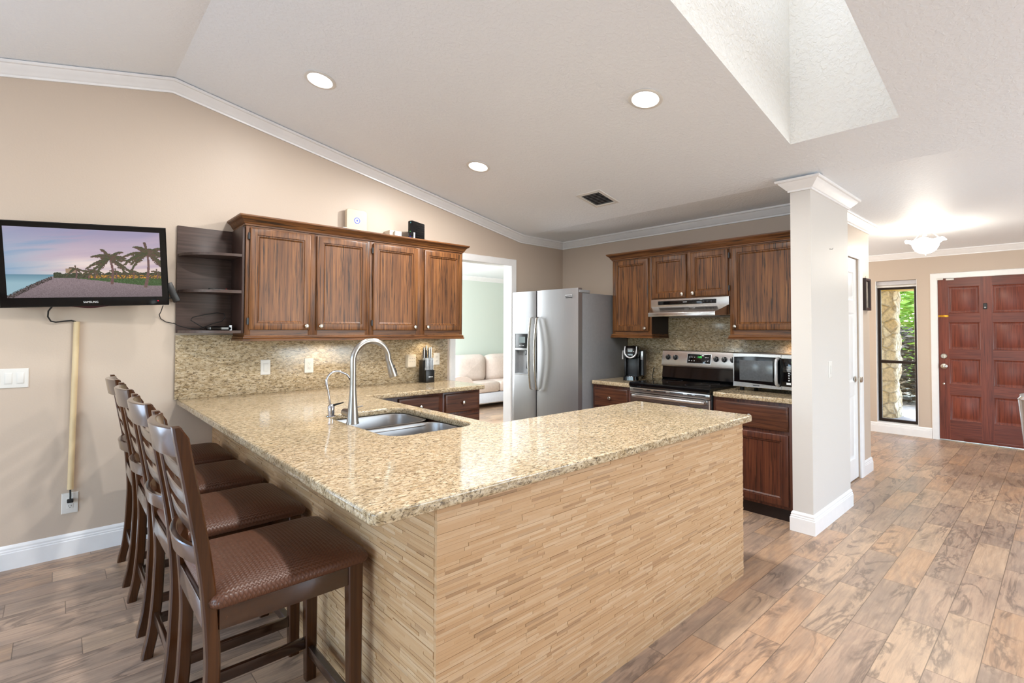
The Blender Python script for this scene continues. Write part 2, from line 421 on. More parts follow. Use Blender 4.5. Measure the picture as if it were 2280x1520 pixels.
M['faucet'] = plain('satin_nickel', (170, 166, 160), .3, 1.0, .02)
M['black'] = plain('black_plastic', (16, 16, 18), .35, 0, .1)
M['blackgloss'] = plain('black_gloss', (8, 9, 11), .06, 0, .1)
M['blackglass'] = plain('black_ceramic_glass', (7, 8, 10), .05, 0, .1, spec=.6)
M['rubber'] = plain('black_rubber', (20, 20, 20), .7, 0, .1)
M['greyplastic'] = plain('grey_plastic', (150, 152, 155), .4)
M['silverplastic'] = plain('silver_plastic', (200, 202, 205), .3, .5)
M['charcoal'] = plain('charcoal_plastic', (38, 39, 42), .4)
M['mwglass'] = plain('smoked_oven_glass', (84, 88, 92), .18, 0, .12, 60)
M['white'] = plain('white_plastic', (224, 222, 217), .35, 0, .02)
M['cream'] = plain('cream_plastic', (220, 206, 184), .4, 0, .03)
M['almond'] = plain('almond_plastic', (206, 190, 166), .4, 0, .02)
M['conduit'] = plain('beige_cord_cover', (210, 188, 148), .5, 0, .04)
M['slot'] = plain('outlet_slot', (60, 56, 50), .6)
M['brass'] = plain('brass', (214, 160, 60), .2, 1.0, .03)
M['bronze'] = plain('bronze_window_frame', (40, 27, 20), .4, .3, .1)
M['sofa'] = plain('cream_sofa_fabric', (214, 200, 190), .9, 0, .05, 30, bmp=.2, bs=400)
M['sofabase'] = plain('white_sofa_skirt', (216, 222, 232), .85, 0, .03, 30, bmp=.2, bs=400)
M['glass'] = m_glass('window_glass')
M['lampglass'] = m_emit('lit_frosted_glass', (255, 244, 226), 20.0)
M['led'] = m_emit('lit_led_lens', (255, 250, 240), 14.0)
M['ring'] = m_emit('blue_status_ring', (120, 130, 255), 1.6)
M['ringcore'] = m_emit('white_status_light', (250, 250, 255), 1.8)
M['green_led'] = m_emit('green_clock_digits', (90, 230, 110), 1.3)
M['blue_led'] = m_emit('blue_led', (90, 90, 255), .8)
M['red_led'] = m_emit('red_standby_led', (255, 40, 70), 1.5)
M['lcd'] = m_emit('backlit_lcd', (190, 205, 205), .55)
M['whiteprint'] = plain('white_print', (235, 235, 235), .5)
M['greyprint'] = plain('grey_print', (170, 172, 175), .5)
M['blind'] = plain('grey_shade_fabric', (196, 194, 196), .8)
M['picture'] = plain('picture_print', (150, 140, 128), .3, 0, .5, 18)
M['framewood'] = plain('dark_picture_frame', (44, 30, 30), .3, 0, .2)
M['coral'] = m_stone('coral_stone', [(216, 192, 150), (236, 220, 184), (246, 236, 210), (226, 204, 160)], 5.5, .9)
M['concrete'] = plain('concrete', (176, 176, 176), .85, 0, .12, 6, bmp=.4, bs=60)
M['mulch'] = plain('sandy_soil', (206, 190, 168), .9, 0, .3, 10, bmp=.8, bs=50)
M['eave'] = plain('cream_eave_paint', (232, 210, 140), .7)
M['leaf_lime'] = m_leaf('lime_leaf', (120, 170, 40), (196, 224, 96))
M['leaf_dark'] = m_leaf('dark_leaf', (50, 48, 34), (104, 92, 62))
M['bark'] = plain('palm_bark', (168, 140, 112), .9, 0, .3, 14, bmp=.6, bs=40)
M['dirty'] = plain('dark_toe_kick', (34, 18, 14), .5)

# ------------------------------------------------------------------ room shell
W1, W2, FX, CZ, KZ = 4.167, 4.62, 8.59, 2.478, 2.398      # left wall plane, rear wall plane, entry wall plane, flat ceiling, crown underside
RX, RZ = .574, 3.133                                       # ridge
SL = .1957
def ceil_z(x): return max(CZ, RZ-SL*(x-RX)) if x > RX else max(CZ, RZ-.209*(RX-x))
BX = RX+(RZ-CZ)/SL; LX = RX-(RZ-CZ)/.209
struct('floor', MB().box(-3.6, 8.72, -3.4, 8.1, -.12, 0), M['floor'], 'wood look plank tile floor running through kitchen and entry', 'floor', 0)
cb = MB()
SKX0, SKX1, SKY0, SKY1 = 1.55, 3.404, .598, 1.151
xs = [-3.6, LX, RX, SKX0, SKX1, BX, 8.72]; ys = [-3.4, SKY0, SKY1, 4.29]
for i in range(6):
    for j in range(3):
        if i == 3 and j == 1: continue
        x0, x1, y0, y1 = xs[i], xs[i+1], ys[j], ys[j+1]
        cb.add([(x0, y0, ceil_z(x0)), (x1, y0, ceil_z(x1)), (x1, y1, ceil_z(x1)), (x0, y1, ceil_z(x0))], [(0, 1, 2, 3)])
cb.add([(-.5, 4.28, CZ), (8.72, 4.28, CZ), (8.72, 8.1, CZ), (-.5, 8.1, CZ)], [(0, 1, 2, 3)])
struct('ceiling', cb, M['ceiling'], 'vaulted white textured ceiling over the kitchen', 'ceiling', 0)
sh = MB(); T = 3.8
def cz2(x): return RZ-SL*(x-RX)
for (a, b) in (((SKX0, SKY0), (SKX1, SKY0)), ((SKX1, SKY0), (SKX1, SKY1)), ((SKX1, SKY1), (SKX0, SKY1)), ((SKX0, SKY1), (SKX0, SKY0))):
    sh.add([(a[0], a[1], cz2(a[0])), (b[0], b[1], cz2(b[0])), (b[0], b[1], T), (a[0], a[1], T)], [(0, 1, 2, 3)])
struct('window_2', MB().box(SKX0, SKX1, SKY0, SKY1, T-.012, T), m_glass('sky_dimming_lens', (.85, .85, .83)), 'unseen skylight lens tinted to dim the shaft', 'skylight')  # unseen pane, its tint added to dim the sky light in the shaft
struct('trim_1', sh, M['shaft'], 'white textured skylight shaft cut into the sloped ceiling', 'skylight shaft', 0)

w = MB()                                                     # left wall, doorway 3.0-3.762
DX0, DX1, DZ = 3.0, 3.762, 2.127
w.box(-3.6, -3.1, W1, W1+.11, 0, 3.25).box(-3.1, -1.1, W1, W1+.11, 0, .08).box(-3.1, -1.1, W1, W1+.11, 2.12, 3.25).box(-1.1, DX0, W1, W1+.11, 0, 3.25); w.box(DX1, 8.72, W1, W1+.11, 0, 2.6); w.box(DX0, DX1, W1, W1+.11, DZ, 2.9)
struct('wall_left', w, M['wall'], 'beige wall behind the television and wall cabinets', 'wall', 0)
struct('wall_back', MB().box(W2, W2+.14, 1.33, W1, 0, 2.6), M['wall'], 'beige wall behind the stove and fridge', 'wall', 0)
struct('wall_partition', MB().box(3.89, 4.78, 1.19, 1.32, 0, 2.6), M['pillarwall'], 'short pale wall end between stove side and entry', 'wall', 0)
CY = 1.35
w = MB().box(4.76, 4.93, CY, CY+.12, 0, 2.6).box(5.755, 6.15, CY, CY+.12, 0, 2.6).box(4.93, 5.755, CY, CY+.12, 2.105, 2.6)
w.box(6.03, 6.15, CY+.12, 4.05, 0, 2.6)
struct('wall_closet', w, M['wall'], 'beige wall with a white closet door beside the entry', 'wall', 0)
WY0, WY1, WZ0, WZ1 = 1.352, 1.806, .146, 2.114
EY0, EY1, EZ = .19, 1.137, 2.105
w = MB().box(FX, FX+.13, -3.4, EY0, 0, 2.6).box(FX, FX+.13, EY1, WY0, 0, 2.6).box(FX, FX+.13, WY1, 4.2, 0, 2.6)
w.box(FX, FX+.13, EY0, EY1, EZ, 2.6).box(FX, FX+.13, WY0, WY1, 0, WZ0).box(FX, FX+.13, WY0, WY1, WZ1, 2.6)
struct('wall_entry', w, M['wall'], 'beige wall holding the front door and narrow window', 'wall', 0)
struct('wall_hall', MB().box(4.78, 8.59, 4.06, 4.16, 0, 2.6), M['wall'], 'beige wall closing the entry hall', 'wall', 0)
struct('wall_rear', MB().box(-3.6, -3.5, -3.4, W1, 0, .1).box(-3.6, -3.5, -3.4, -1.1, .1, 2.6).box(-3.6, -3.5, 2.5, W1, .1, 2.6).box(-3.6, -3.5, -1.1, 2.5, 2.2, 2.6), M['wall'], 'beige wall around the patio door behind the stools', 'wall', 0)
struct('wall_side', MB().box(-3.6, 2.5, -3.4, -3.3, 0, 3.25).box(5.9, 8.72, -3.4, -3.3, 0, 3.25).box(2.5, 5.9, -3.4, -3.3, 0, .3).box(2.5, 5.9, -3.4, -3.3, 2.4, 3.25), M['wall'], 'beige wall around the wide dining window', 'wall', 0)
struct('wall_living', MB().box(-.5, 8.72, 8.0, 8.1, 0, 2.6).box(-.6, -.5, 4.28, 8.1, 0, 2.6).box(8.6, 8.72, 4.28, 8.0, 0, 2.6), M['green'], 'pale green wall behind the sofa', 'wall', 0)

CROWN = [(0, 0), (.012, 0), (.014, .012), (.022, .016), (.026, .022), (.04, .036), (.056, .052), (.062, .062), (.074, .064), (.078, .07), (.078, .08), (0, .08)]
BASE = [(0, 0), (.016, 0), (.016, .094), (.012, .098), (.013, .106), (.009, .112), (.010, .122), (.004, .134), (0, .138)]
def moulding(name, pts, outs, prof, label, cat):
    return struct(name, MB().sweep(pts, outs, prof), M['trim'], label, cat, 30)
moulding('trim_2', [(LX, W1, KZ), (RX, W1, RZ-.086), (3.9, W1, KZ), (W2, W1, KZ)], [(0, -1, 0)]*3+[(-1, -1, 0)], CROWN, 'white crown moulding along the sloped left wall', 'crown moulding')
moulding('trim_3', [(W2, W1, KZ), (W2, 1.32, KZ)], [(-1, -1, 0), (-1, 1, 0)], CROWN, 'white crown moulding above the stove wall cabinets', 'crown moulding')
moulding('trim_4', [(W2, 1.32, KZ), (3.89, 1.32, KZ), (3.89, 1.19, KZ), (4.78, 1.19, KZ), (4.78, CY, KZ)], [(-1, 1, 0), (-1, 1, 0), (-1, -1, 0), (1, -1, 0), (1, -1, 0)], CROWN, 'white crown moulding wrapping the partition wall end', 'crown moulding')
moulding('trim_5', [(4.78, CY, KZ), (6.15, CY, KZ), (6.15, 4.06, KZ)], [(1, -1, 0), (1, -1, 0), (1, -1, 0)], CROWN, 'white crown moulding above the closet door', 'crown moulding')
moulding('trim_6', [(6.15, 4.06, KZ), (FX, 4.06, KZ), (FX, -3.3, KZ)], [(1, -1, 0), (-1, -1, 0), (-1, 1, 0)], CROWN, 'white crown moulding above the front door', 'crown moulding')
moulding('trim_7', [(-.5, 8.0, KZ), (8.6, 8.0, KZ)], [(1, -1, 0), (-1, -1, 0)], CROWN, 'white crown moulding on the pale green wall', 'crown moulding')
moulding('baseboard_left', [(-1.02, W1, 0), (.845, W1, 0)], [(0, -1, 0)]*2, BASE, 'white baseboard along the wall under the television', 'baseboard')
moulding('baseboard_partition', [(3.965, 1.32, 0), (3.89, 1.32, 0), (3.89, 1.19, 0), (4.78, 1.19, 0), (4.78, CY, 0), (4.84, CY, 0)], [(0, 1, 0), (-1, 1, 0), (-1, -1, 0), (1, -1, 0), (1, -1, 0), (0, -1, 0)], BASE, 'white baseboard wrapping the partition wall end', 'baseboard')
moulding('baseboard_closet', [(5.845, CY, 0), (6.15, CY, 0), (6.15, 4.06, 0)], [(0, -1, 0), (1, -1, 0), (1, -1, 0)], BASE, 'white baseboard beside the closet door', 'baseboard')
moulding('baseboard_entry', [(FX, 4.06, 0), (FX, 1.208, 0)], [(-1, -1, 0), (-1, 0, 0)], BASE, 'white baseboard under the narrow entry window', 'baseboard')
moulding('baseboard_living', [(-.5, 8.0, 0), (8.6, 8.0, 0)], [(0, -1, 0)]*2, BASE, 'white baseboard on the pale green wall', 'baseboard')

def casing(mb, a, b, top, place, wdt=.072, th=.018):
    """door casing around an opening from a to b: place(u, z, n) gives the 3D point"""
    prof = [(0, 0), (0, .012), (.010, .015), (wdt*.7, th), (wdt-.006, th), (wdt, .008), (wdt, 0)]
    path = [(a, 0, -1, 0), (a, top, -1, 1), (b, top, 1, 1), (b, 0, 1, 0)]
    mb.loft([[place(u+du*p, z+dz*p, n) for p, n in prof] for u, z, du, dz in path], True, True, True)
    return mb
m = casing(MB(), DX0, DX1, DZ, lambda u, z, n: (u, W1-n, z))
casing(m, DX0, DX1, DZ, lambda u, z, n: (u, W1+.11+n, z))
m.box(DX0-.002, DX0+.003, W1-.001, W1+.111, 0, DZ).box(DX1-.003, DX1+.002, W1-.001, W1+.111, 0, DZ).box(DX0, DX1, W1-.001, W1+.111, DZ-.003, DZ+.002)
m2 = casing(MB(), -3.1, -1.1, 2.12, lambda u, z, n: (u, W1-n, z))
struct('trim_11', m2, M['trim'], 'white casing around the glazed side door past the television', 'door casing', 30)
struct('trim_8', m, M['trim'], 'white casing around the doorway to the living room', 'door casing', 30)
m = casing(MB(), 4.93, 5.755, 2.105, lambda u, z, n: (u, CY-n, z), .085)
struct('trim_9', m, M['trim'], 'white casing around the closet door', 'door casing', 30)
m = casing(MB(), EY0, EY1, EZ, lambda u, z, n: (FX-n, u, z), .07)
m.box(FX-.001, FX+.012, EY1-.003, EY1+.002, 0, EZ).box(FX-.001, FX+.012, EY0-.002, EY0+.003, 0, EZ).box(FX-.001, FX+.012, EY0, EY1, EZ-.002, EZ+.002)
struct('trim_10', m, M['trim'], 'white casing around the mahogany front door', 'door casing', 30)

# narrow entry window
wt = thing('window_1', 'narrow tall bronze framed window beside the front door', 'window', (FX+.09, (WY0+WY1)/2, WZ0), None, 'structure')
fx = FX+.085
m = MB().rects((fx, WY0+.002, WZ0+.004), (0, 1, 0), (0, 0, 1), (-1, 0, 0), WY1-WY0-.004, WZ1-WZ0-.085, [(0, -.03), (0, .012), (.006, .014), (.034, .014), (.038, .006), (.038, -.03)], cap=False, back=False)
build('window_frame', m, M['bronze'], wt)
m = MB().box(fx-.022, fx+.012, WY0+.03, WY1-.03, .965, 1.005, .004).box(fx-.03, fx-.02, 1.53, 1.61, .985, .999, .002)
build('meeting_rail', m, M['bronze'], wt)
build('pane', MB().box(fx+.004, fx+.008, WY0+.036, WY1-.036, 1.004, WZ1-.115), M['glass'], wt)
build('pane', MB().box(fx-.006, fx-.002, WY0+.036, WY1-.036, WZ0+.04, .966), M['glass'], wt)
build('window_sill', MB().box(FX-.004, FX+.128, WY0-.0, WY1+.0, WZ0-.008, WZ0+.003), M['trim'], wt)
build('jamb_lining', MB().box(FX-.003, FX+.13, WY1-.004, WY1+.003, WZ0, WZ1).box(FX-.003, FX+.13, WY0-.003, WY0+.002, WZ0, WZ1), M['trim'], wt)
m = MB().box(FX+.02, FX+.075, WY0+.006, WY1-.006, WZ1-.062, WZ1-.004, .006)
build('shade_roll', m, M['blind'], wt)
build('shade_hem', MB().box(FX+.03, FX+.055, WY0+.006, WY1-.006, WZ1-.092, WZ1-.066, .005), M['white'], wt)

# front door: two columns of four raised panels
dt = thing('door_1', 'mahogany front door with eight raised panels', 'door', (FX+.02, .66, 0), None, 'structure')
dx = FX+.012
dm = MB().box(dx+.006, dx+.045, EY0+.004, EY1-.004, .012, EZ-.003)
dm.box(dx, dx+.006, EY0+.004, EY1-.004, .012, EZ-.003, .001)
build('door_leaf', MB().box(dx+.012, dx+.045, EY0+.004, EY1-.004, .012, EZ-.003), M['door'], dt)
cols = [(EY0+.118, .605), (.735, EY1-.118)]
cols = [(.302, .614), (.727, 1.027)]
rows = [(.268, .593), (.731, 1.059), (1.182, 1.527), (1.645, 1.988)]
st = MB()
for y0, y1 in ((EY0+.004, .302), (.614, .727), (1.027, EY1-.004)): st.box(dx, dx+.0125, y0, y1, .012, EZ-.003)
build('door_stile', st, M['door'], dt)
st = MB()
zs = [.012] + [q for r_ in rows for q in r_] + [EZ-.003]
for k in range(0, len(zs), 2):
    for y0, y1 in cols: st.box(dx+.0004, dx+.0125, y0, y1, zs[k], zs[k+1])
build('door_rail', st, M['door_y'], dt)
for y0, y1 in cols:
    for z0, z1 in rows:
        pm = MB().rects((dx+.012, y0, z0), (0, 1, 0), (0, 0, 1), (-1, 0, 0), y1-y0, z1-z0, [(0, 0), (0, .010), (.012, .002), (.026, .001), (.040, .008)], back=False)
        build('door_panel', pm, M['door'], dt)
m = MB().lathe([(.034, 0), (.034, -.008), (.028, -.012), (.012, -.014), (.012, -.035), (.022, -.040), (.030, -.052), (.028, -.064), (.014, -.070)], (dx, 1.080, .958), 'x')
build('door_knob', m, M['nickel'], dt, 'satin nickel knob')
m = MB().lathe([(.034, 0), (.033, -.010), (.026, -.016), (.004, -.016)], (dx, 1.079, 1.089), 'x')
m.box(dx-.032, dx-.014, 1.074, 1.084, 1.07, 1.108, .003)
build('deadbolt', m, M['nickel'], dt, 'satin nickel deadbolt')
build('door_bolt_cover', MB().lathe([(.014, 0), (.012, -.005), (.002, -.006)], (dx, 1.085, .73), 'x'), M['nickel'], dt)
build('chain_guard_plate', MB().box(dx-.008, dx, 1.028, 1.132, 1.598, 1.606, .002).box(dx-.008, dx, 1.028, 1.132, 1.617, 1.625, .002).box(dx-.003, dx, 1.028, 1.132, 1.598, 1.625), M['brass'], dt, 'polished brass guard plate')
m = MB().box(dx-.014, dx, .66, .696, 1.69, 1.765, .008)
pv = build('peephole_viewer', m, M['charcoal'], dt, 'dark digital peephole viewer')
build('viewer_lens', MB().lathe([(.009, 0), (.008, -.004), (.001, -.004)], (dx-.014, .678, 1.712), 'x'), M['greyprint'], pv)
build('door_sweep', MB().box(dx-.012, dx, EY0+.01, .90, .012, .05, .004), M['door_y'], dt)
sn = thing('door_sensor', 'small white alarm sensor on the front door top corner', 'sensor', (FX-.02, 1.0, 2.09))
build('sensor_body', MB().box(FX-.0085, FX+.011, .968, 1.048, 2.076, 2.098, .004), M['white'], sn)
sn = thing('door_sensor', 'small white alarm sensor half on the door casing corner', 'sensor', (FX-.02, 1.1, 2.09))
build('sensor_body', MB().box(FX-.034, FX-.0185, 1.072, 1.136, 2.082, 2.112, .004), M['white'], sn)

# closet door
ct = thing('door_2', 'white six panel closet door past the partition', 'door', (5.34, CY+.02, 0), None, 'structure')
cdm = MB(); cy0 = CY+.014
build('door_leaf', MB().box(4.935, 5.750, cy0+.010, cy0+.04, .01, 2.10), M['trim'], ct)
cx = [(5.03, 5.29), (5.395, 5.655)]; cz_ = [(.20, .80), (.93, 1.58), (1.70, 1.97)]
st = MB()
for x0, x1 in ((4.935, 5.03), (5.29, 5.395), (5.655, 5.750)): st.box(x0, x1, cy0, cy0+.011, .01, 2.10)
zs = [.01] + [q for r_ in cz_ for q in r_] + [2.10]
for k in range(0, len(zs), 2):
    for x0, x1 in cx: st.box(x0, x1, cy0, cy0+.011, zs[k], zs[k+1])
build('door_frame', st, M['trim'], ct)
for x0, x1 in cx:
    for z0, z1 in cz_:
        build('door_panel', MB().rects((x0, cy0+.0105, z0), (1, 0, 0), (0, 0, 1), (0, -1, 0), x1-x0, z1-z0, [(0, 0), (0, .009), (.014, .001), (.03, .0015), (.046, .009)], back=False), M['trim'], ct)
build('door_knob', MB().lathe([(.03, 0), (.03, -.006), (.012, -.010), (.012, -.028), (.024, -.034), (.030, -.046), (.026, -.058), (.010, -.062)], (5.665, cy0, .95), 'y'), M['nickel'], ct, 'satin nickel knob')

# wall frame on the closet wall
pf = thing('picture_frame', 'small dark framed print hung beside the closet door', 'picture', (6.02, CY, 1.62))
build('frame', MB().rects((5.9, CY-.002, 1.615), (1, 0, 0), (0, 0, 1), (0, -1, 0), .19, .32, [(0, 0), (0, .026), (.006, .030), (.024, .026), (.030, .014)], cap=False), M['framewood'], pf)
build('print', MB().box(5.928, 6.062, CY-.012, CY-.006, 1.643, 1.907), M['picture'], pf)
build('hanging_wire', MB().tube([(5.985, CY-.006, 1.935), (5.99, CY-.008, 1.955), (6.0, CY-.010, 1.962)], .0015, 6), M['charcoal'], pf)

# ------------------------------------------------------------------ ceiling fixtures
nrm = Vector((SL, 0, 1)).normalized()
def slope_frame(x, y):
    z = cz2(x); tx = Vector((1, 0, -SL)).normalized(); ty = Vector((0, 1, 0)); n = -nrm
    return Matrix(((tx.x, ty.x, n.x, x), (tx.y, ty.y, n.y, y), (tx.z, ty.z, n.z, z), (0, 0, 0, 1)))
def recessed(x, y, label, power=22, color=(1, .975, .945)):
    t = thing('recessed_light', label, 'light', (x, y, cz2(x)), 'recessed ceiling lights')
    Mx = slope_frame(x, y)
    mb = MB().lathe([(.078, -.004), (.098, .0005), (.099, .004), (.092, .008), (.078, .007), (.074, .002), (.074, -.004)], n=40, cap0=False, cap1=False); mb.xf(Mx)
    build('trim_ring', mb, M['white'], t)
    mb = MB().lathe([(.076, .0015), (.05, .0035), (.001, .0045)], n=40, cap0=False, cap1=True); mb.xf(Mx)
    build('lens', mb, M['led'], t)
    lamp('recessed_beam', 'AREA', Mx @ Vector((0, 0, .014)), -nrm, power, color, shape='DISK', size=.13)
recessed(1.229, 3.196, 'recessed light in the ceiling nearest the ridge and television wall', 9)
recessed(2.518, 1.627, 'recessed light in the ceiling beside the skylight shaft', 30)
recessed(2.544, 3.223, 'recessed light in the ceiling between cabinets and air vent', 27)
recessed(1.229, 1.627, 'recessed light in the ceiling above the peninsula corner', 32)
recessed(1.229, -.6, 'recessed light in the ceiling over the dining side', 12)
for lx, ly in ((-1.2, 1.6), (-1.2, 3.2)):
    zz = ceil_z(lx)
    lamp('ceiling_beam', 'AREA', (lx, ly, zz-.03), (.2, 0, -1), 4, (1, .975, .945), shape='DISK', size=.13)

vt = thing('air_vent', 'white louvred air vent set in the sloped ceiling', 'vent', (3.50, 2.745, cz2(3.5)))
Mx = slope_frame(3.50, 2.745)
mb = MB().rects((-.145, -.13, 0), (1, 0, 0), (0, 1, 0), (0, 0, 1), .29, .26, [(0, 0), (.002, .006), (.026, .010), (.034, .006), (.034, .001)], cap=False, back=False).xf(Mx)
build('vent_frame', mb, M['white'], vt)
build('vent_duct', MB().box(-.115, .115, -.10, .10, .0003, .0012).xf(Mx), M['black'], vt)
for k in range(8):
    xx = -.092+k*.026
    mb = MB().box(xx-.011, xx+.011, -.098, .098, .0035, .0048); mb.xf(Matrix.Translation((xx, 0, .005)) @ Matrix.Rotation(R(24), 4, 'Y') @ Matrix.Translation((-xx, 0, -.005))); mb.xf(Mx)
    build('louvre', mb, M['greyplastic'], vt)

# entry hall ceiling light
ft = thing('ceiling_light', 'frosted scalloped glass ceiling light in the entry', 'light', (6.6, .96, CZ))
build('canopy', MB().lathe([(.065, CZ), (.065, CZ-.012), (.045, CZ-.03), (.012, CZ-.04), (.010, CZ-.09)], (6.6, .96, 0)), M['white'], ft)
mb = MB(); n = 64; rings = []
for r_, z_ in ((.012, 2.205), (.05, 2.215), (.085, 2.24), (.105, 2.275), (.115, 2.31), (.14, 2.332), (.168, 2.338), (.164, 2.344), (.135, 2.34), (.108, 2.315), (.09, 2.27)):
    ring = []
    for k in range(n):
        a = 2*pi*k/n; wv = cos(6*a)*max(0, (r_-.1)/.07)
        ring.append((6.6+(r_+.006*wv)*cos(a), .96+(r_+.006*wv)*sin(a), z_+.010*wv))
    rings.append(ring)
mb.loft(rings, True, True, False)
build('glass_bowl', mb, M['lampglass'], ft)
build('finial', MB().lathe([(.002, 2.188), (.009, 2.195), (.010, 2.204), (.004, 2.21)], (6.6, .96, 0)), M['nickel'], ft)
for k in range(3):
    a = 2*pi*k/3+.4
    build('bracket_arm', MB().tube([(6.6+.01*cos(a), .96+.01*sin(a), CZ-.05), (6.6+.06*cos(a), .96+.06*sin(a), CZ-.065), (6.6+.125*cos(a), .96+.125*sin(a), 2.342)], .004, 8), M['white'], ft)
lamp('entry_bulb_down', 'POINT', (6.6, .96, 2.10), (0, 0, -1), 9, (1, .92, .8), shadow_soft_size=.10)

# ------------------------------------------------------------------ cabinets
DOOR = [(0, 0), (0, .013), (.003, .017), (.008, .019), (.046, .019), (.049, .0125), (.056, .0135), (.060, .0105), (.066, .0055)]
DRAW = [(0, 0), (0, .013), (.004, .017), (.010, .019), (.022, .019)]
def knob(parent, p, N):
    ax = 'x' if abs(N[0]) > .5 else 'y'; sg = N[0] if ax == 'x' else N[1]
    pr = [(.0075, 0), (.0065, .010), (.008, .014), (.0155, .019), (.0165, .024), (.013, .028), (.004, .030)]
    return build('knob', MB().lathe([(r_, h*sg) for r_, h in pr], p, ax, 16), M['nickel'], parent, 'brushed nickel knob')
def cab_door(parent, P, U, N, w_, h_, mat, kn=None, hinge=None, rings=DOOR, name='door'):
    d = build(name, MB().rects(P, U, (0, 0, 1), N, w_, h_, rings), mat, parent)
    f = Vector(P)+Vector(N)*.0185
    if kn: knob(d, f+Vector(U)*kn[0]+Vector((0, 0, kn[1])), N)
    if hinge is not None:
        for hz in (.06, h_-.06):
            c = Vector(P)+Vector(U)*hinge+Vector(N)*.010+Vector((0, 0, hz))
            build('hinge', MB().lathe([(.006, -.024), (.006, .024)], c, 'z', 10).box(c.x-.002 if abs(N[0]) > .5 else c.x-.007, c.x+.002 if abs(N[0]) > .5 else c.x+.007, c.y-.007 if abs(N[0]) > .5 else c.y-.002, c.y+.007 if abs(N[0]) > .5 else c.y+.002, c.z-.018, c.z+.018), M['charcoal'], d, 'dark exposed hinge')
    return d
CCR = [(0, 0), (.006, 0), (.008, .010), (.016, .016), (.024, .034), (.036, .046), (.044, .050), (.050, .058), (.050, .068), (0, .068)]
RAIL = [(-.012, .040), (-.012, 0), (.015, 0), (.016, .012), (.008, .018), (.012, .024), (.011, .030), (.002, .036), (.001, .040)]
NY, NX = (0, -1, 0), (-1, 0, 0)

# wall cabinets over the sink side
F1 = 3.85
for (x0, x1, lab, doors) in ((.976, 1.9055, 'brown two door wall cabinet beside the open corner shelf', ((1.0, 1.422, 'r'), (1.469, 1.882, 'l'))),
                             (1.9075, 2.853, 'brown two door wall cabinet above the knife block', ((1.935, 2.358, 'r'), (2.427, 2.832, 'l')))):
    t = thing('wall_cabinet', lab, 'cabinet', (x0, F1, 1.362), 'wall cabinets on the television wall')
    build('carcass', MB().box(x0, x1, F1+.018, W1-.002, 1.362, 2.133), M['shelf_in'] if 0 else M['cab_z'], t)
    for q0, q1 in ((x0, doors[0][0]+.012), (doors[0][1]-.012, doors[1][0]+.012), (doors[1][1]-.012, x1)):
        build('frame_stile', MB().box(q0, q1, F1, F1+.018, 1.362, 2.133, .001), M['cab_z'], t)
    for q0, q1 in ((1.362, 1.414), (2.106, 2.133)):
        build('frame_rail', MB().box(x0+.02, x1-.02, F1+.0005, F1+.018, q0, q1), M['cab_x'], t)
    for a, b, side in doors:
        kx = (b-a)-.032 if side == 'r' else .030
        cab_door(t, (a, F1, 1.400), (1, 0, 0), NY, b-a, .718, M['cab_z'], (kx, .030), (-.007 if side == 'r' else None))
cpath = [(.976, W1-.003, 2.1345), (.976, F1, 2.1345), (2.853, F1, 2.1345), (2.853, W1-.003, 2.1345)]; co_ = [(-1, 0, 0), (-1, -1, 0), (1, -1, 0), (1, 0, 0)]
m = MB().sweep(cpath, co_, CCR)
m.box(.976, 2.853, F1+.001, W1-.003, 2.1945, 2.2025)
solo('cabinet_crown', m, M['cab_x'], 'brown crown moulding topping the two wall cabinets by the television', 'moulding', None, 30)
rp = [(.976, W1-.025, 1.321), (.976, F1, 1.321), (2.853, F1, 1.321), (2.853, W1-.025, 1.321)]
solo('light_rail', MB().sweep(rp, co_, RAIL), M['cab_x'], 'brown light rail moulding under the two wall cabinets above the sink side', 'moulding', None, 30)

solo('cable_clip', MB().box(1.655, 1.685, 3.797, 3.806, 2.2032, 2.210, .002), M['white'], 'tiny white clip on the front edge of the cabinet crown', 'clip')
# quarter round open shelf
t = thing('corner_shelf', 'dark open quarter round shelf joined to the cabinet end', 'shelf', (.62, W1, 1.376))
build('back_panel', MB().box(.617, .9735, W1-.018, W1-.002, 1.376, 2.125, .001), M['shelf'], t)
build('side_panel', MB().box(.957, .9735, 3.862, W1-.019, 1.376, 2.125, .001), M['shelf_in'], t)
def quarter(z0, z1):
    poly = [(.956, W1-.019)] + [(.956-.331*sin(pi/2*k/16), W1-.019-.285*cos(pi/2*k/16)) for k in range(17)]
    return MB().prism(poly, 'z', z0, z1)
for z0, z1 in ((1.376, 1.395), (1.655, 1.674), (1.910, 1.928)): build('shelf_board', quarter(z0, z1), M['shelf'], t)

# stove wall cabinets
F2 = 4.30
def wcab(y0, y1, z0, lab, doors, z1=2.128):
    t = thing('wall_cabinet', lab, 'cabinet', (F2, y0, z0), 'wall cabinets on the stove wall')
    build('carcass', MB().box(F2+.018, W2-.002, y0, y1, z0, z1), M['cab_z'], t)
    ys_ = [y0]+[q for d in doors for q in (d[0]+.012, d[1]-.012)]+[y1]
    ys_.sort()
    for k in range(0, len(ys_), 2): build('frame_stile', MB().box(F2, F2+.018, ys_[k], ys_[k+1], z0, z1, .001), M['cab_z'], t)
    for q0, q1 in ((z0, z0+.04), (z1-.02, z1)): build('frame_rail', MB().box(F2+.0005, F2+.018, y0+.02, y1-.02, q0, q1), M['cab_y'], t)
    for a, b, kd, dz0, dz1, hg in doors:
        cab_door(t, (F2, b, dz0), (0, -1, 0), NX, b-a, dz1-dz0, M['cab_z'], ((b-a)-.030 if kd == 'r' else .032, .030), hg)
wcab(2.7135, 3.177, 1.3735, 'brown single door wall cabinet between fridge and range hood', [(2.742, 3.150, 'r', 1.400, 2.118, None)])
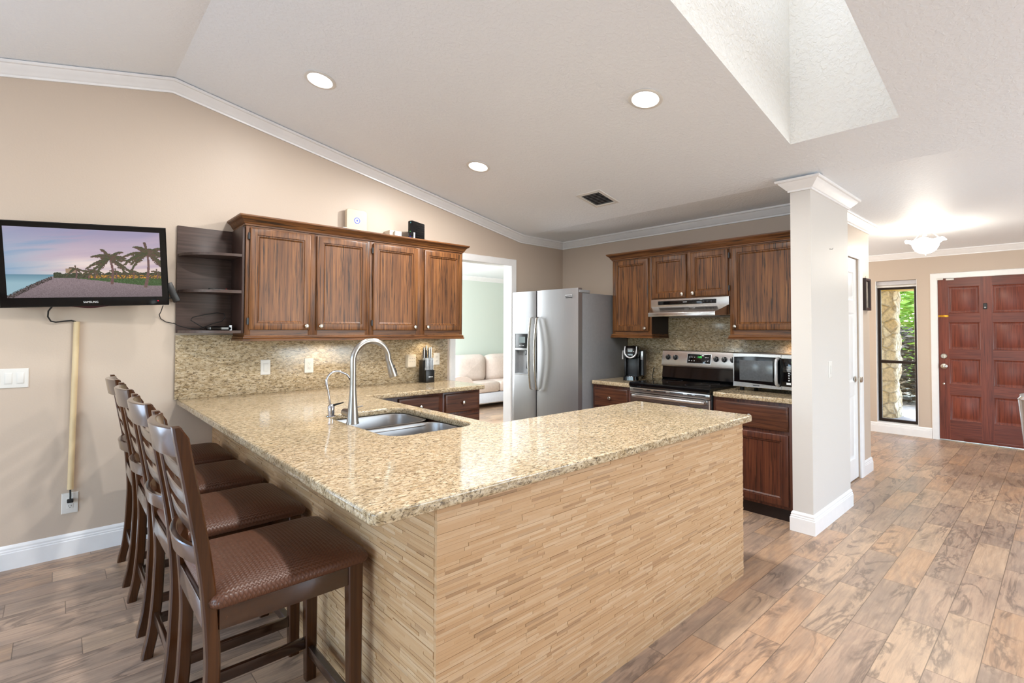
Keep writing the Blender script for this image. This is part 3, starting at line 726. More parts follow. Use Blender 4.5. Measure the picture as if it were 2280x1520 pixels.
sp_ = [o for o in COL.objects if o.name.startswith('wall_cabinet') and 'between fridge' in o['label']][0]
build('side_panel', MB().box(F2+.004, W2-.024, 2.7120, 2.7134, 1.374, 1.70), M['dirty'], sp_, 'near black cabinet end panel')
wcab(1.9455, 2.7115, 1.706, 'short brown two door cabinet directly above the range hood', [(1.955, 2.302, 'l', 1.716, 2.118, .347+.007), (2.346, 2.700, 'r', 1.714, 2.116, None)])
wcab(1.331, 1.9445, 1.3735, 'wide brown single door wall cabinet above the microwave', [(1.372, 1.922, 'l', 1.414, 2.118, None)])
m = MB().sweep([(W2-.003, 3.177, 2.1295), (F2, 3.177, 2.1295), (F2, 1.331, 2.1295)], [(0, 1, 0), (-1, 1, 0), (-1, 0, 0)], CCR)
m.box(F2+.001, W2-.003, 1.331, 3.177, 2.1895, 2.1975)
solo('cabinet_crown', m, M['cab_y'], 'brown crown moulding topping the cabinets on the stove wall', 'moulding', None, 30)
solo('light_rail', MB().sweep([(W2-.03, 3.177, 1.3325), (F2, 3.177, 1.3325), (F2, 2.7135, 1.3325), (W2-.03, 2.7135, 1.3325)], [(0, 1, 0), (-1, 1, 0), (-1, -1, 0), (0, -1, 0)], RAIL), M['cab_y'], 'brown light rail under the cabinet beside the fridge', 'moulding', None, 30)
solo('light_rail', MB().sweep([(W2-.03, 1.9445, 1.3325), (F2, 1.9445, 1.3325), (F2, 1.331, 1.3325)], [(0, 1, 0), (-1, 1, 0), (-1, 0, 0)], RAIL), M['cab_y'], 'brown light rail under the cabinet above the microwave', 'moulding', None, 30)

# base cabinets
def base(name, lab, loc, cm, fm, fr, items, toe, grp='base cabinets'):
    t = thing('base_cabinet', lab, 'cabinet', loc, grp)
    build('carcass', cm, M['base_z'], t); build('face_frame', fm, fr, t); build('toe_kick', toe, M['dirty'], t)
    for it in items: it(t)
    return t
B1 = 3.57
for x0, x1, a, b, lab in ((1.68, 2.4445, 2.02, 2.408, 'dark drawer cabinet tucked in the sink side corner'), (2.4465, 2.846, 2.466, 2.828, 'dark drawer cabinet at the end beside the living room doorway')):
    items = [lambda t, z0=z0, z1=z1, a=a, b=b: cab_door(t, (a, B1, z0), (1, 0, 0), NY, b-a, z1-z0, M['base_x'], ((b-a)/2, (z1-z0)/2), None, DRAW, 'drawer') for z0, z1 in ((.695, .855), (.485, .672), (.275, .465), (.115, .255))]
    base('b', lab, (x0, B1, 0), MB().box(x0, x1, B1+.018, W1-.003, .1, .8745), MB().box(x0, x1, B1, B1+.018, .1, .8745, .001), M['base_z'], items, MB().box(x0, x1, B1+.06, B1+.075, 0, .1))
B2 = 3.98
for y0, y1, lab in ((2.722, 3.175, 'dark base cabinet between fridge and stove'), (1.338, 1.940, 'dark base cabinet between stove and partition wall')):
    a, b = (2.762, 3.150) if y0 > 2 else (1.372, 1.914)
    items = [lambda t, a=a, b=b: cab_door(t, (B2, b, .668), (0, -1, 0), NX, b-a, .180, M['base_y'], ((b-a)/2, .09), None, DRAW, 'drawer'),
             lambda t, a=a, b=b: cab_door(t, (B2, b, .122), (0, -1, 0), NX, b-a, .520, M['base_z'], (.04, .48), None)]
    base('b', lab, (B2, y0, 0), MB().box(B2+.018, W2-.003, y0, y1, .1, .8745), MB().box(B2, B2+.018, y0, y1, .1, .8745, .001), M['base_z'], items, MB().box(B2+.05, B2+.065, y0, y1, 0, .1))

# countertops
CT0, CT1 = .876, .914
outer = [(.632, W1-.003), (.632, 1.2386), (3.028, 1.2386), (3.028, 2.03), (1.722, 2.03), (1.722, 3.514), (2.871, 3.514), (2.871, W1-.003)]
outer = fillet(outer, [0, .028, .02, .02, .012, .012, .02, 0])
hole = rr(1.388, 2.468, .50, .80, .105, 8)[::-1]
solo('countertop', slab('countertop', [outer, hole], CT0, CT1, M['granite'], .008), M['granite'], 'large U shaped speckled granite countertop with the sink cut in', 'countertop', None, 40)
solo('countertop', slab('countertop', [fillet([(3.948, 2.7205), (W2-.003, 2.7205), (W2-.003, 3.176), (3.948, 3.176)], [.01, 0, 0, .012])], CT0, CT1, M['granite'], .008), M['granite'], 'small granite countertop under the coffee maker', 'countertop', None, 40)
solo('countertop', slab('countertop', [fillet([(3.945, 1.337), (W2-.003, 1.337), (W2-.003, 1.9405), (3.945, 1.9405)], [0, 0, 0, .03])], CT0, CT1, M['granite'], .008), M['granite'], 'small granite countertop under the microwave', 'countertop', None, 40)
solo('backsplash', MB().box(.617, 2.897, W1-.021, W1-.0025, CT1+.0005, 1.3605, .001), M['granite_x'], 'speckled granite backsplash below the two wall cabinets and shelf', 'backsplash')
m = MB().box(W2-.02, W2-.0025, 1.331, 3.20, CT1+.0005, 1.3715, .001).box(W2-.02, W2-.0025, 1.947, 2.711, 1.371, 1.535, .001)
solo('backsplash', m, M['granite_y'], 'speckled granite backsplash behind the stove', 'backsplash')

# tile clad bar base
t = thing('peninsula', 'peninsula base clad in thin stacked tan stone strips', 'peninsula', (1.9, 2.4, 0))
def ledger(a, b, place, seed, ztop=.8745, hs=.0105):
    rnd = random.Random(seed); mb = MB(); nz = int(ztop/hs); hs = ztop/nz
    for i in range(nz):
        u = a - rnd.uniform(0, .05)
        while u < b:
            L = rnd.choice((.06, .09, .12, .15, .18, .22))*rnd.uniform(.85, 1.15)
            u0, u1 = max(u, a), min(u+L, b); u += L
            if u0 == a and u1-a < .03: u1 = a+.03; u = u1
            if u1-u0 < .002: continue
            pr = rnd.choice((0, 0, 0, .0006, .0012, .002, -.0006, .003 if rnd.random() < .35 else .0004))
            z0, z1 = i*hs, (i+1)*hs-.0003
            P = [place(u0, z0, -.012), place(u1-.0004, z0, -.012), place(u1-.0004, z1, -.012), place(u0, z1, -.012)]
            Q = [place(u0, z0, pr), place(u1-.0004, z0, pr), place(u1-.0004, z1, pr), place(u0, z1, pr)]
            mb.add(P+Q, [(4, 5, 6, 7), (0, 1, 5, 4), (1, 2, 6, 5), (2, 3, 7, 6), (3, 0, 4, 7)], .01+.99*rnd.random())
    return mb
build('tile_face', ledger(.853, 2.960, lambda u, z, n: (u, 1.270-n, z), 1), M['ledger'], t, None, 0)
build('tile_face', ledger(1.2826, W1-.004, lambda u, z, n: (.853-n, u, z), 2), M['ledger'], t, None, 0)
build('tile_face', ledger(1.2826, 1.990, lambda u, z, n: (2.960+n, u, z), 3), M['ledger'], t, None, 0)
build('backing_board', MB().box(.857, 2.956, 1.274, 1.300, 0, .8745).box(.857, .882, 1.301, W1-.004, 0, .8745).box(2.932, 2.956, 1.301, 1.986, 0, .8745), M['ledger'], t)
build('inner_panel', MB().box(1.66, 2.931, 1.972, 1.99, .1, .8745).box(1.66, 1.678, 1.991, 3.56, .1, .8745), M['base_z'], t, 'dark wood panel facing the kitchen')

# sink
t = thing('kitchen_sink', 'double bowl stainless sink set under the granite', 'sink', (1.388, 2.468, .70))
def bowl(cx, cyc, w_, h_, depth):
    zt = CT0-.0012; rings = []
    for ins, z_, r_ in ((-.012, zt, .1), (0, zt, .095), (.003, zt-.008, .092), (.010, zt-.10, .085), (.018, zt-depth+.05, .078), (.032, zt-depth+.014, .065), (.06, zt-depth, .05)):
        rings.append([(x, y, z_) for x, y in rr(cx, cyc, w_-2*ins, h_-2*ins, r_, 7)])
    return MB().loft(rings, True, False, True)
build('bowl', bowl(1.388, 2.695, .502, .345, .21), M['sinksteel'], t)
build('bowl', bowl(1.388, 2.268, .502, .405, .23), M['sinksteel'], t)
build('divider', MB().box(1.15, 1.626, 2.462, 2.532, CT0-.02, CT0-.0125, .003), M['sinksteel'], t)
for yy, dp in ((2.695, .21), (2.268, .23)):
    build('drain', MB().lathe([(.045, CT0-dp+.0005), (.042, CT0-dp+.004), (.03, CT0-dp+.001), (.004, CT0-dp+.0012)], (1.388, yy, 0)), M['chrome'], t)

# faucet
t = thing('kitchen_faucet', 'tall satin nickel gooseneck faucet with pull down spray head', 'faucet', (1.152, 2.5, CT1))
build('faucet_body', MB().lathe([(.0325, CT1+.0005), (.0325, CT1+.006), (.030, CT1+.012), (.0235, CT1+.09), (.0182, CT1+.15), (.0162, CT1+.18), (.0156, CT1+.20)], (1.152, 2.5, 0), n=32), M['faucet'], t)
pth = [(1.152, 2.5, 1.10), (1.152, 2.5, 1.18), (1.151, 2.5, 1.235)] + [(1.253-.102*cos(a), 2.5, 1.238+.106*sin(a)) for a in [pi*k/20 for k in range(1, 19)]] + [(1.353, 2.5, 1.245), (1.357, 2.5, 1.23)]
build('spout', MB().tube(pth, .0156, 20), M['faucet'], t)
h0, h1 = Vector((1.3565, 2.5, 1.236)), Vector((1.386, 2.5, 1.148))
hd = build('spray_head', MB().tube([h0.lerp(h1, k/8) for k in range(9)], [.0158, .0165, .0175, .019, .0205, .0218, .023, .024, .0237], 24), M['faucet'], t)
dv = (h1-h0).normalized(); side = Vector((dv.z*-1, 0, dv.x)).normalized()
if side.x < 0: side = -side
side = (side*.75+Vector((0, -.66, 0))).normalized()
for q, l_ in ((.40, .008), (.60, .011), (.76, .013)):
    c = h0.lerp(h1, q)+side*(.0195+.003*q)
    mb = MB(); mb.box(-.006, .006, -l_*.5, l_*.5, -.0025, .003, .002); mb.xf(basis(c, side.cross(dv), dv))
    build('spray_button', mb, M['charcoal'], hd, 'black spray button')
mb = MB().tube([(1.155, 2.515, .962), (1.155, 2.60, .962)], [.021, .021], 22).tube([(1.155, 2.6005, .962), (1.155, 2.612, .962)], [.018, .018], 22)
hl = build('valve', mb, M['faucet'], t)
build('lever', MB().tube([(1.160, 2.606, .972), (1.20, 2.602, .979), (1.255, 2.598, .986)], [.006, .0045, .0035], 10), M['faucet'], hl)
t = thing('filter_tap', 'slim chrome drinking water tap with a black lever', 'faucet', (1.162, 2.80, CT1))
build('tap_base', MB().lathe([(.027, CT1+.0005), (.026, CT1+.004), (.018, CT1+.006), (.0185, CT1+.03), (.019, CT1+.055), (.012, CT1+.066), (.005, CT1+.07)], (1.162, 2.80, 0)), M['chrome'], t)
pth = [(1.156, 2.80, .975), (1.146, 2.80, 1.04), (1.134, 2.80, 1.10)] + [(1.192-.060*cos(a), 2.80, 1.105+.062*sin(a)) for a in [R(d) for d in range(12, 125, 12)]] + [(1.252, 2.80, 1.145), (1.27, 2.80, 1.122)]
build('tap_spout', MB().tube(pth, .0062, 12), M['chrome'], t)
build('spout_tip', MB().tube([(1.268, 2.80, 1.125), (1.277, 2.80, 1.111)], .007, 12), M['black'], t)
mb = MB().tube([(1.17, 2.795, .975), (1.19, 2.785, .981), (1.222, 2.77, .990)], [.006, .0055, .003], 8)
build('tap_lever', mb, M['black'], t, 'black lever')

# ------------------------------------------------------------------ fridge
t = thing('refrigerator', 'stainless side by side refrigerator with door water dispenser', 'refrigerator', (4.18, 3.66, 0))
FY0, FY1, FXF = 3.194, 4.140, 3.757
build('fridge_body', MB().box(3.833, 4.585, FY0, FY1, .03, 1.776, .006), M['steel_side'], t, 'grey side panels')
def fdoor(y0, y1):
    n = 10; poly = []
    for k in range(n+1):
        yy = y0+(y1-y0)*k/n; u = 2*k/n-1
        poly.append((FXF+.012*abs(u)**3, yy))
    poly += [(3.826, y1), (3.826, y0)]
    return MB().prism(poly, 'z', .12, 1.822)
fzd = build('freezer_door', MB().prism([(FXF+.006, 3.769), (FXF, 3.79), (FXF, 3.86), (3.826, 3.86), (3.826, 3.769)], 'z', .12, 1.822)
            .prism([(FXF, 4.094), (FXF, 4.115), (FXF+.008, FY1), (3.826, FY1), (3.826, 4.094)], 'z', .12, 1.822)
            .box(FXF, 3.826, 3.86, 4.094, .12, .922).box(FXF, 3.826, 3.86, 4.094, 1.378, 1.822), M['steel'], t)
rfd = build('fridge_door', fdoor(FY0, 3.761), M['steel'], t)
def fhandle(y, par):
    P = [(FXF-.004, y, 1.545), (FXF-.028, y, 1.53)] + [(FXF-.030-.032*sin(pi*k/12), y, 1.52-.72*k/12) for k in range(13)] + [(FXF-.028, y, .79), (FXF-.004, y, .775)]
    mb = MB(); rings = []
    for p in P:
        rings.append([(p[0]-.008, p[1]-.012, p[2]), (p[0]-.011, p[1], p[2]), (p[0]-.008, p[1]+.012, p[2]), (p[0]+.006, p[1]+.009, p[2]), (p[0]+.006, p[1]-.009, p[2])])
    mb.loft(rings); build('door_handle', mb, M['nickel'], par)
fhandle(3.812, fzd); fhandle(3.722, rfd)
dsp = build('dispenser_frame', MB().rects((FXF+.004, 4.094, .922), (0, -1, 0), (0, 0, 1), NX, .234, .456, [(0, -.03), (0, .006), (.004, .010), (.012, .010), (.013, -.055)], cap=False, back=False), M['silverplastic'], fzd)
build('control_panel', MB().box(FXF-.004, FXF+.03, 3.873, 4.081, 1.212, 1.365, .003), M['black'], dsp)
build('display', MB().box(FXF-.0055, FXF-.003, 3.925, 4.02, 1.268, 1.335, .001), M['lcd'], dsp)
for k in range(4): build('panel_button', MB().box(FXF-.005, FXF-.003, 3.945+.022*k, 3.953+.022*k, 1.236, 1.244), M['whiteprint'], dsp)
build('divider_bar', MB().box(FXF-.005, FXF+.03, 3.873, 4.081, 1.19, 1.211, .003), M['silverplastic'], dsp)
build('dispenser_cavity', MB().box(3.80, 3.818, 3.873, 4.081, .935, 1.19).box(FXF+.004, 3.80, 3.873, 3.878, .935, 1.19).box(FXF+.004, 3.80, 4.076, 4.081, .935, 1.19).box(FXF+.004, 3.80, 3.873, 4.081, .935, .941), M['greyplastic'], dsp)
build('paddle', MB().box(3.79, 3.799, 3.90, 3.95, .99, 1.12, .004).box(3.775, 3.80, 3.895, 3.955, 1.14, 1.188, .005), M['charcoal'], dsp)
bd = build('badge', MB().box(FXF-.0015, FXF+.004, 3.262, 3.352, 1.724, 1.760, .001), M['greyprint'], rfd)
build('badge_band', MB().box(FXF-.0025, FXF-.001, 3.268, 3.352, 1.742, 1.748).box(FXF-.0025, FXF-.001, 3.262, 3.346, 1.726, 1.736), M['steel_dark'], bd)
build('hinge_cover', MB().box(3.78, 3.95, 3.19, 3.30, 1.777, 1.806, .006), M['greyplastic'], t)
build('toe_grille', MB().box(3.80, 3.835, FY0+.01, FY1-.01, .02, .112, .004), M['charcoal'], t)
for yy in (FY0+.08, FY1-.08): build('foot', MB().box(3.86, 3.92, yy-.02, yy+.02, 0, .03), M['rubber'], t)

# ------------------------------------------------------------------ stove
t = thing('electric_range', 'stainless electric stove with black glass cooktop', 'stove', (4.25, 2.33, 0))
RY0, RY1 = 1.946, 2.714
build('range_body', MB().box(3.968, 4.58, RY0, RY1, .02, .890, .004), M['black'], t)
poly = [(3.925, .905), (3.925, .925), (3.935, .934), (4.50, .934), (4.50, .892), (3.935, .892)]
ck = build('cooktop', MB().prism(poly, 'y', RY0-.002, RY1+.002), M['blackgloss'], t)
build('glass_surface', MB().box(3.985, 4.44, RY0+.035, RY1-.035, .9342, .9362), M['blackglass'], ck)
for bx, by, br in ((4.10, 2.14, .105), (4.10, 2.52, .085), (4.33, 2.14, .08), (4.33, 2.52, .1)):
    build('burner_ring', MB().lathe([(br, .9363), (br, .9366), (br-.004, .9366), (br-.004, .9363)], (bx, by, 0), n=40, cap0=False, cap1=False), M['charcoal'], ck)
fr = build('control_rail', MB().box(3.930, 3.966, RY0+.002, RY1-.002, .845, .888, .004), M['steel_y'], t)
k0 = RY1-.04
for (a, b) in ((0, .10), (.14, .18), (.21, .33), (.37, .49), (.53, .57), (.60, .69)):
    build('vent_slot', MB().box(3.9285, 3.931, k0-b, k0-a, .869, .876), M['black'], fr)
od = build('oven_door', MB().rects((3.966, RY1-.004, .235), (0, -1, 0), (0, 0, 1), NX, RY1-RY0-.008, .604, [(0, 0), (0, .028), (.006, .034), (.068, .034), (.07, .030)]), M['steel_y'], t)
build('oven_window', MB().box(3.9325, 3.937, RY0+.078, RY1-.078, .40, .785, .002), M['blackglass'], od)
P = [(3.932, RY1-.045, .818), (3.905, RY1-.05, .818)] + [(3.895-.010*sin(pi*k/10), RY1-.06-(RY1-RY0-.12)*k/10, .818) for k in range(11)] + [(3.905, RY0+.05, .818), (3.932, RY0+.045, .818)]
mb = MB().tube(P, .017, 14)
build('oven_handle', mb, M['steel_y'], od)
build('storage_drawer', MB().box(3.936, 3.966, RY0+.004, RY1-.004, .06, .225, .006), M['steel_y'], t)
bg = build('backguard', MB().prism([(4.485, .934), (4.475, .95), (4.495, 1.06), (4.58, 1.06), (4.58, .934)], 'y', RY0+.004, RY1-.004), M['blackgloss'], t)
cp = build('control_panel', MB().prism([(4.488, 1.056), (4.474, 1.060), (4.470, 1.075), (4.502, 1.208), (4.510, 1.214), (4.58, 1.214), (4.58, 1.056)], 'y', RY0, RY1), M['steel_y'], t)
pn = Vector((-1, 0, .24)).normalized(); pu = Vector((0, -1, 0)); pw = pu.cross(pn)*-1
if pw.z < 0: pw = -pw
def onp(y, z): return Vector((4.470+(z-1.075)*.2406, y, z))
def pbox(y0, y1, z0, z1, d0, d1, bev=.001):
    c = onp((y0+y1)/2, (z0+z1)/2); mb = MB().box(-abs(y1-y0)/2, abs(y1-y0)/2, -(z1-z0)/2, (z1-z0)/2, d0, d1, bev); Mb = basis(c, pu, pw); return mb.xf(Mb), Mb
mb, Mb = pbox(2.206, 2.446, 1.094, 1.190, -.002, .002, .004); build('panel_bezel', mb, M['silverplastic'], cp)
mb, Mb = pbox(2.211, 2.441, 1.099, 1.185, .0, .0035, .004); dp_ = build('display_panel', mb, M['blackgloss'], cp)
text('1:05', .026, basis(onp(2.318, 1.156)+pn*.0038, pu, pw), M['green_led'], 'clock_digits', dp_)
for yy in (2.42, 2.395, 2.37, 2.262, 2.238):
    for zz in (1.155, 1.122):
        mb, _ = pbox(yy-.005, yy+.005, zz-.004, zz+.004, .0035, .0042, 0); build('touch_key', mb, M['greyprint'], dp_)
for yy in (2.644, 2.566, 2.158, 2.082, 2.004):
    Mk = basis(onp(yy, 1.145), pu, pw)
    mb = MB().lathe([(.026, .0), (.026, .004), (.021, .006), (.020, .020), (.018, .023), (.002, .024)], n=24); mb.box(-.005, .005, -.022, .022, .02, .030, .002); mb.xf(Mk)
    kb = build('knob', mb, M['black'], cp, 'black control knob')
    build('knob_marker', MB().box(-.001, .001, .004, .021, .0302, .0308).xf(Mk), M['whiteprint'], kb)
for yy in (RY0+.05, RY1-.05): build('leveling_foot', MB().lathe([(.018, 0), (.018, .02)], (4.02, yy, 0)), M['rubber'], t)

# range hood
t = thing('range_hood', 'slim stainless range hood above the stove', 'range hood', (4.4, 2.33, 1.53))
build('hood_body', MB().prism([(4.287, 1.632), (4.287, 1.7035), (W2-.022, 1.7035), (W2-.022, 1.545), (4.31, 1.545)], 'y', RY0+.002, RY1-.002), M['steel_y'], t)
a = [(4.286, RY0+.003, 1.634), (4.286, RY1-.003, 1.634), (4.30, RY1-.003, 1.546), (4.30, RY0+.003, 1.546)]
b = [(4.14, 2.0, 1.570), (4.14, 2.645, 1.570), (4.14, 2.645, 1.537), (4.14, 2.0, 1.537)]
vs = build('hood_visor', MB().loft([a, b]), M['steel_y'], t)
build('visor_lip', MB().box(4.132, 4.1395, 1.998, 2.647, 1.535, 1.572, .002), M['steel_y'], vs)
hp = build('control_strip', MB().box(4.2835, 4.289, 2.06, 2.635, 1.650, 1.688, .002), M['blackgloss'], t)
for yy in (2.10, 2.135, 2.17): build('rotary_knob', MB().lathe([(.010, 0), (.009, -.010), (.002, -.011)], (4.2835, yy, 1.668), 'x', 14), M['black'], hp)
text('NuTone', .014, basis((4.2832, 2.35, 1.672), (0, -1, 0), (0, 0, 1)), M['greyprint'], 'name_print', hp) if 0 else build('name_print', MB().box(4.2828, 4.2836, 2.335, 2.375, 1.668, 1.674), M['greyprint'], hp)
build('filter', MB().box(4.33, 4.56, 2.05, 2.6, 1.541, 1.5455), M['steel_dark'], t)
build('lamp_cover', MB().box(4.19, 4.27, 2.2, 2.45, 1.5395, 1.5455, .002), M['white'], t)

# microwave
t = thing('microwave', 'stainless countertop microwave beside the stove', 'microwave', (4.38, 1.61, CT1))
MY0, MY1, MZ0, MZ1 = 1.338, 1.878, .947, 1.222
build('microwave_body', MB().box(4.225, 4.575, MY0+.002, MY1-.002, MZ0, MZ1-.002, .004), M['steel_side'], t)
for xx in (4.26, 4.54):
    for yy in (MY0+.05, MY1-.05): build('foot', MB().lathe([(.016, CT1+.0008), (.018, MZ0+.0005)], (xx, yy, 0), n=14), M['rubber'], t)
md = build('microwave_door', MB().rects((4.224, MY1, MZ0), (0, -1, 0), (0, 0, 1), NX, .378, MZ1-MZ0, [(0, 0), (0, .022), (.003, .025), (.012, .025)]), M['steel_y'], t)
poly = [(1.868, .987)] + [(1.868-.366*k/8, .987-.016*(k/8)**1.2) for k in range(1, 9)] + [(1.502, 1.195)] + [(1.502+.366*k/8, 1.195+.006*sin(pi*k/8)-.004*k/8) for k in range(1, 9)]
mb = MB().loft([[(4.1975, y, z) for y, z in poly], [(4.202, y, z) for y, z in poly]]); dg_ = build('door_glass', mb, M['blackgloss'], md)
build('window_mesh', MB().box(4.1955, 4.198, 1.562, 1.822, 1.003, 1.166, .002), M['mwglass'], dg_)
build('microwave_handle', MB().tube([(4.198, 1.522, .978), (4.172, 1.526, .992), (4.165, 1.526, 1.02), (4.165, 1.526, 1.15), (4.172, 1.526, 1.178), (4.198, 1.522, 1.192)], .0125, 12), M['silverplastic'], md)
build('name_plate', MB().box(4.1978, 4.1995, 1.665, 1.715, .962, .969), M['charcoal'], md)
mp_ = build('button_panel', MB().rects((4.224, 1.4985, MZ0), (0, -1, 0), (0, 0, 1), NX, .1605, MZ1-MZ0, [(0, 0), (0, .022), (.003, .025), (.012, .025)]), M['steel_y'], t)
bp = build('black_keypad', MB().box(4.1965, 4.202, 1.342, 1.498, .975, 1.193, .002), M['blackgloss'], mp_)
text('0:00', .024, basis((4.1958, 1.405, 1.163), (0, -1, 0), (0, 0, 1)), M['green_led'], 'clock_digits', bp)
for zz in (1.128, 1.112, 1.098):
    for yy in (1.445, 1.405, 1.368): build('function_key', MB().box(4.1955, 4.197, yy-.014, yy+.014, zz-.004, zz+.004), M['greyprint'], bp)
for zz in (1.078, 1.060, 1.042, 1.024):
    for yy in (1.443, 1.408, 1.373): build('number_key', MB().box(4.1955, 4.197, yy-.006, yy+.006, zz-.005, zz+.005, .001), M['greyprint'], bp)
build('stop_key', MB().box(4.1955, 4.197, 1.43, 1.462, .990, 1.006, .001), M['whiteprint'], bp)

# coffee maker, turned towards the room
t = thing('coffee_maker', 'black single cup coffee maker with silver collar', 'coffee maker', (4.335, 2.955, CT1+.0008), None, None, (0, 0, R(-66)))
L_ = dict(local=True)
def rrz(x, y, w_, d_, r_, z0, z1, t0=0.0):
    return [[(p[0], p[1], z0) for p in rr(x, y, w_, d_, r_)], [(p[0], p[1], z1) for p in rr(x, y+t0, w_-.006, d_-.006, r_)]]
build('drip_base', MB().loft(rrz(0, -.02, .155, .26, .05, 0, .035)), M['blackgloss'], t, **L_)
build('drip_tray', MB().lathe([(.052, .0355), (.05, .040), (.02, .040)], (0, -.085, 0)), M['steel_dark'], t, **L_)
build('rear_column', MB().loft(rrz(0, .05, .152, .125, .035, .0355, .255)), M['black'], t, **L_)
build('cup_bay', MB().box(-.052, .052, -.022, -.0125, .045, .21, .003), M['charcoal'], t, **L_)
build('side_pillar', MB().box(-.074, -.054, -.07, -.01, .036, .22, .006).box(.054, .074, -.07, -.01, .036, .22, .006), M['black'], t, **L_)
hd = build('brew_head', MB().loft([[(p[0], p[1], z_) for p in rr(0, oy, w_, d_, .055)] for w_, d_, oy, z_ in ((.120, .20, -.02, .212), (.145, .235, -.02, .225), (.152, .245, -.018, .26), (.150, .235, -.012, .30), (.135, .21, .0, .328), (.10, .16, .01, .338))]), M['blackgloss'], t, **L_)
ringp = [(.058*cos(a), -.128-.016*sin(a)*0-.012*abs(sin(a)), .285+.062*sin(a)) for a in [R(d) for d in range(180, 361, 9)]]
ringp = [(-.056, -.108, .332), (-.058, -.118, .31)] + ringp[1:-1] + [(.058, -.118, .31), (.056, -.108, .332)]
build('silver_collar', MB().tube(ringp, [.006]*2+[.008]*(len(ringp)-4)+[.006]*2, 10), M['silverplastic'], hd, **L_)
build('touch_screen', MB().box(-.030, .030, -.144, -.135, .272, .312, .004), M['lcd'] if 0 else M['charcoal'], hd, **L_)
build('screen_glow', MB().box(-.022, .022, -.1455, -.1435, .280, .300), M['lcd'], hd, **L_)
text('KEURIG', .013, basis((0, -.1458, .308), (1, 0, 0), (0, 0, 1)), M['whiteprint'], 'name_print', hd, local=True)
build('water_tank', MB().loft(rrz(.098, .045, .04, .16, .015, .045, .29)), M['charcoal'], t, 'smoky grey water tank', **L_)
build('tank_highlight_strip', MB().box(.084, .108, -.037, -.034, .20, .285, .003), M['silverplastic'], t, **L_)
build('lid_handle', MB().tube([(-.084, .0, .29), (-.086, -.06, .285), (-.084, -.095, .25), (-.082, -.10, .205)], .006, 8), M['silverplastic'], t, **L_)

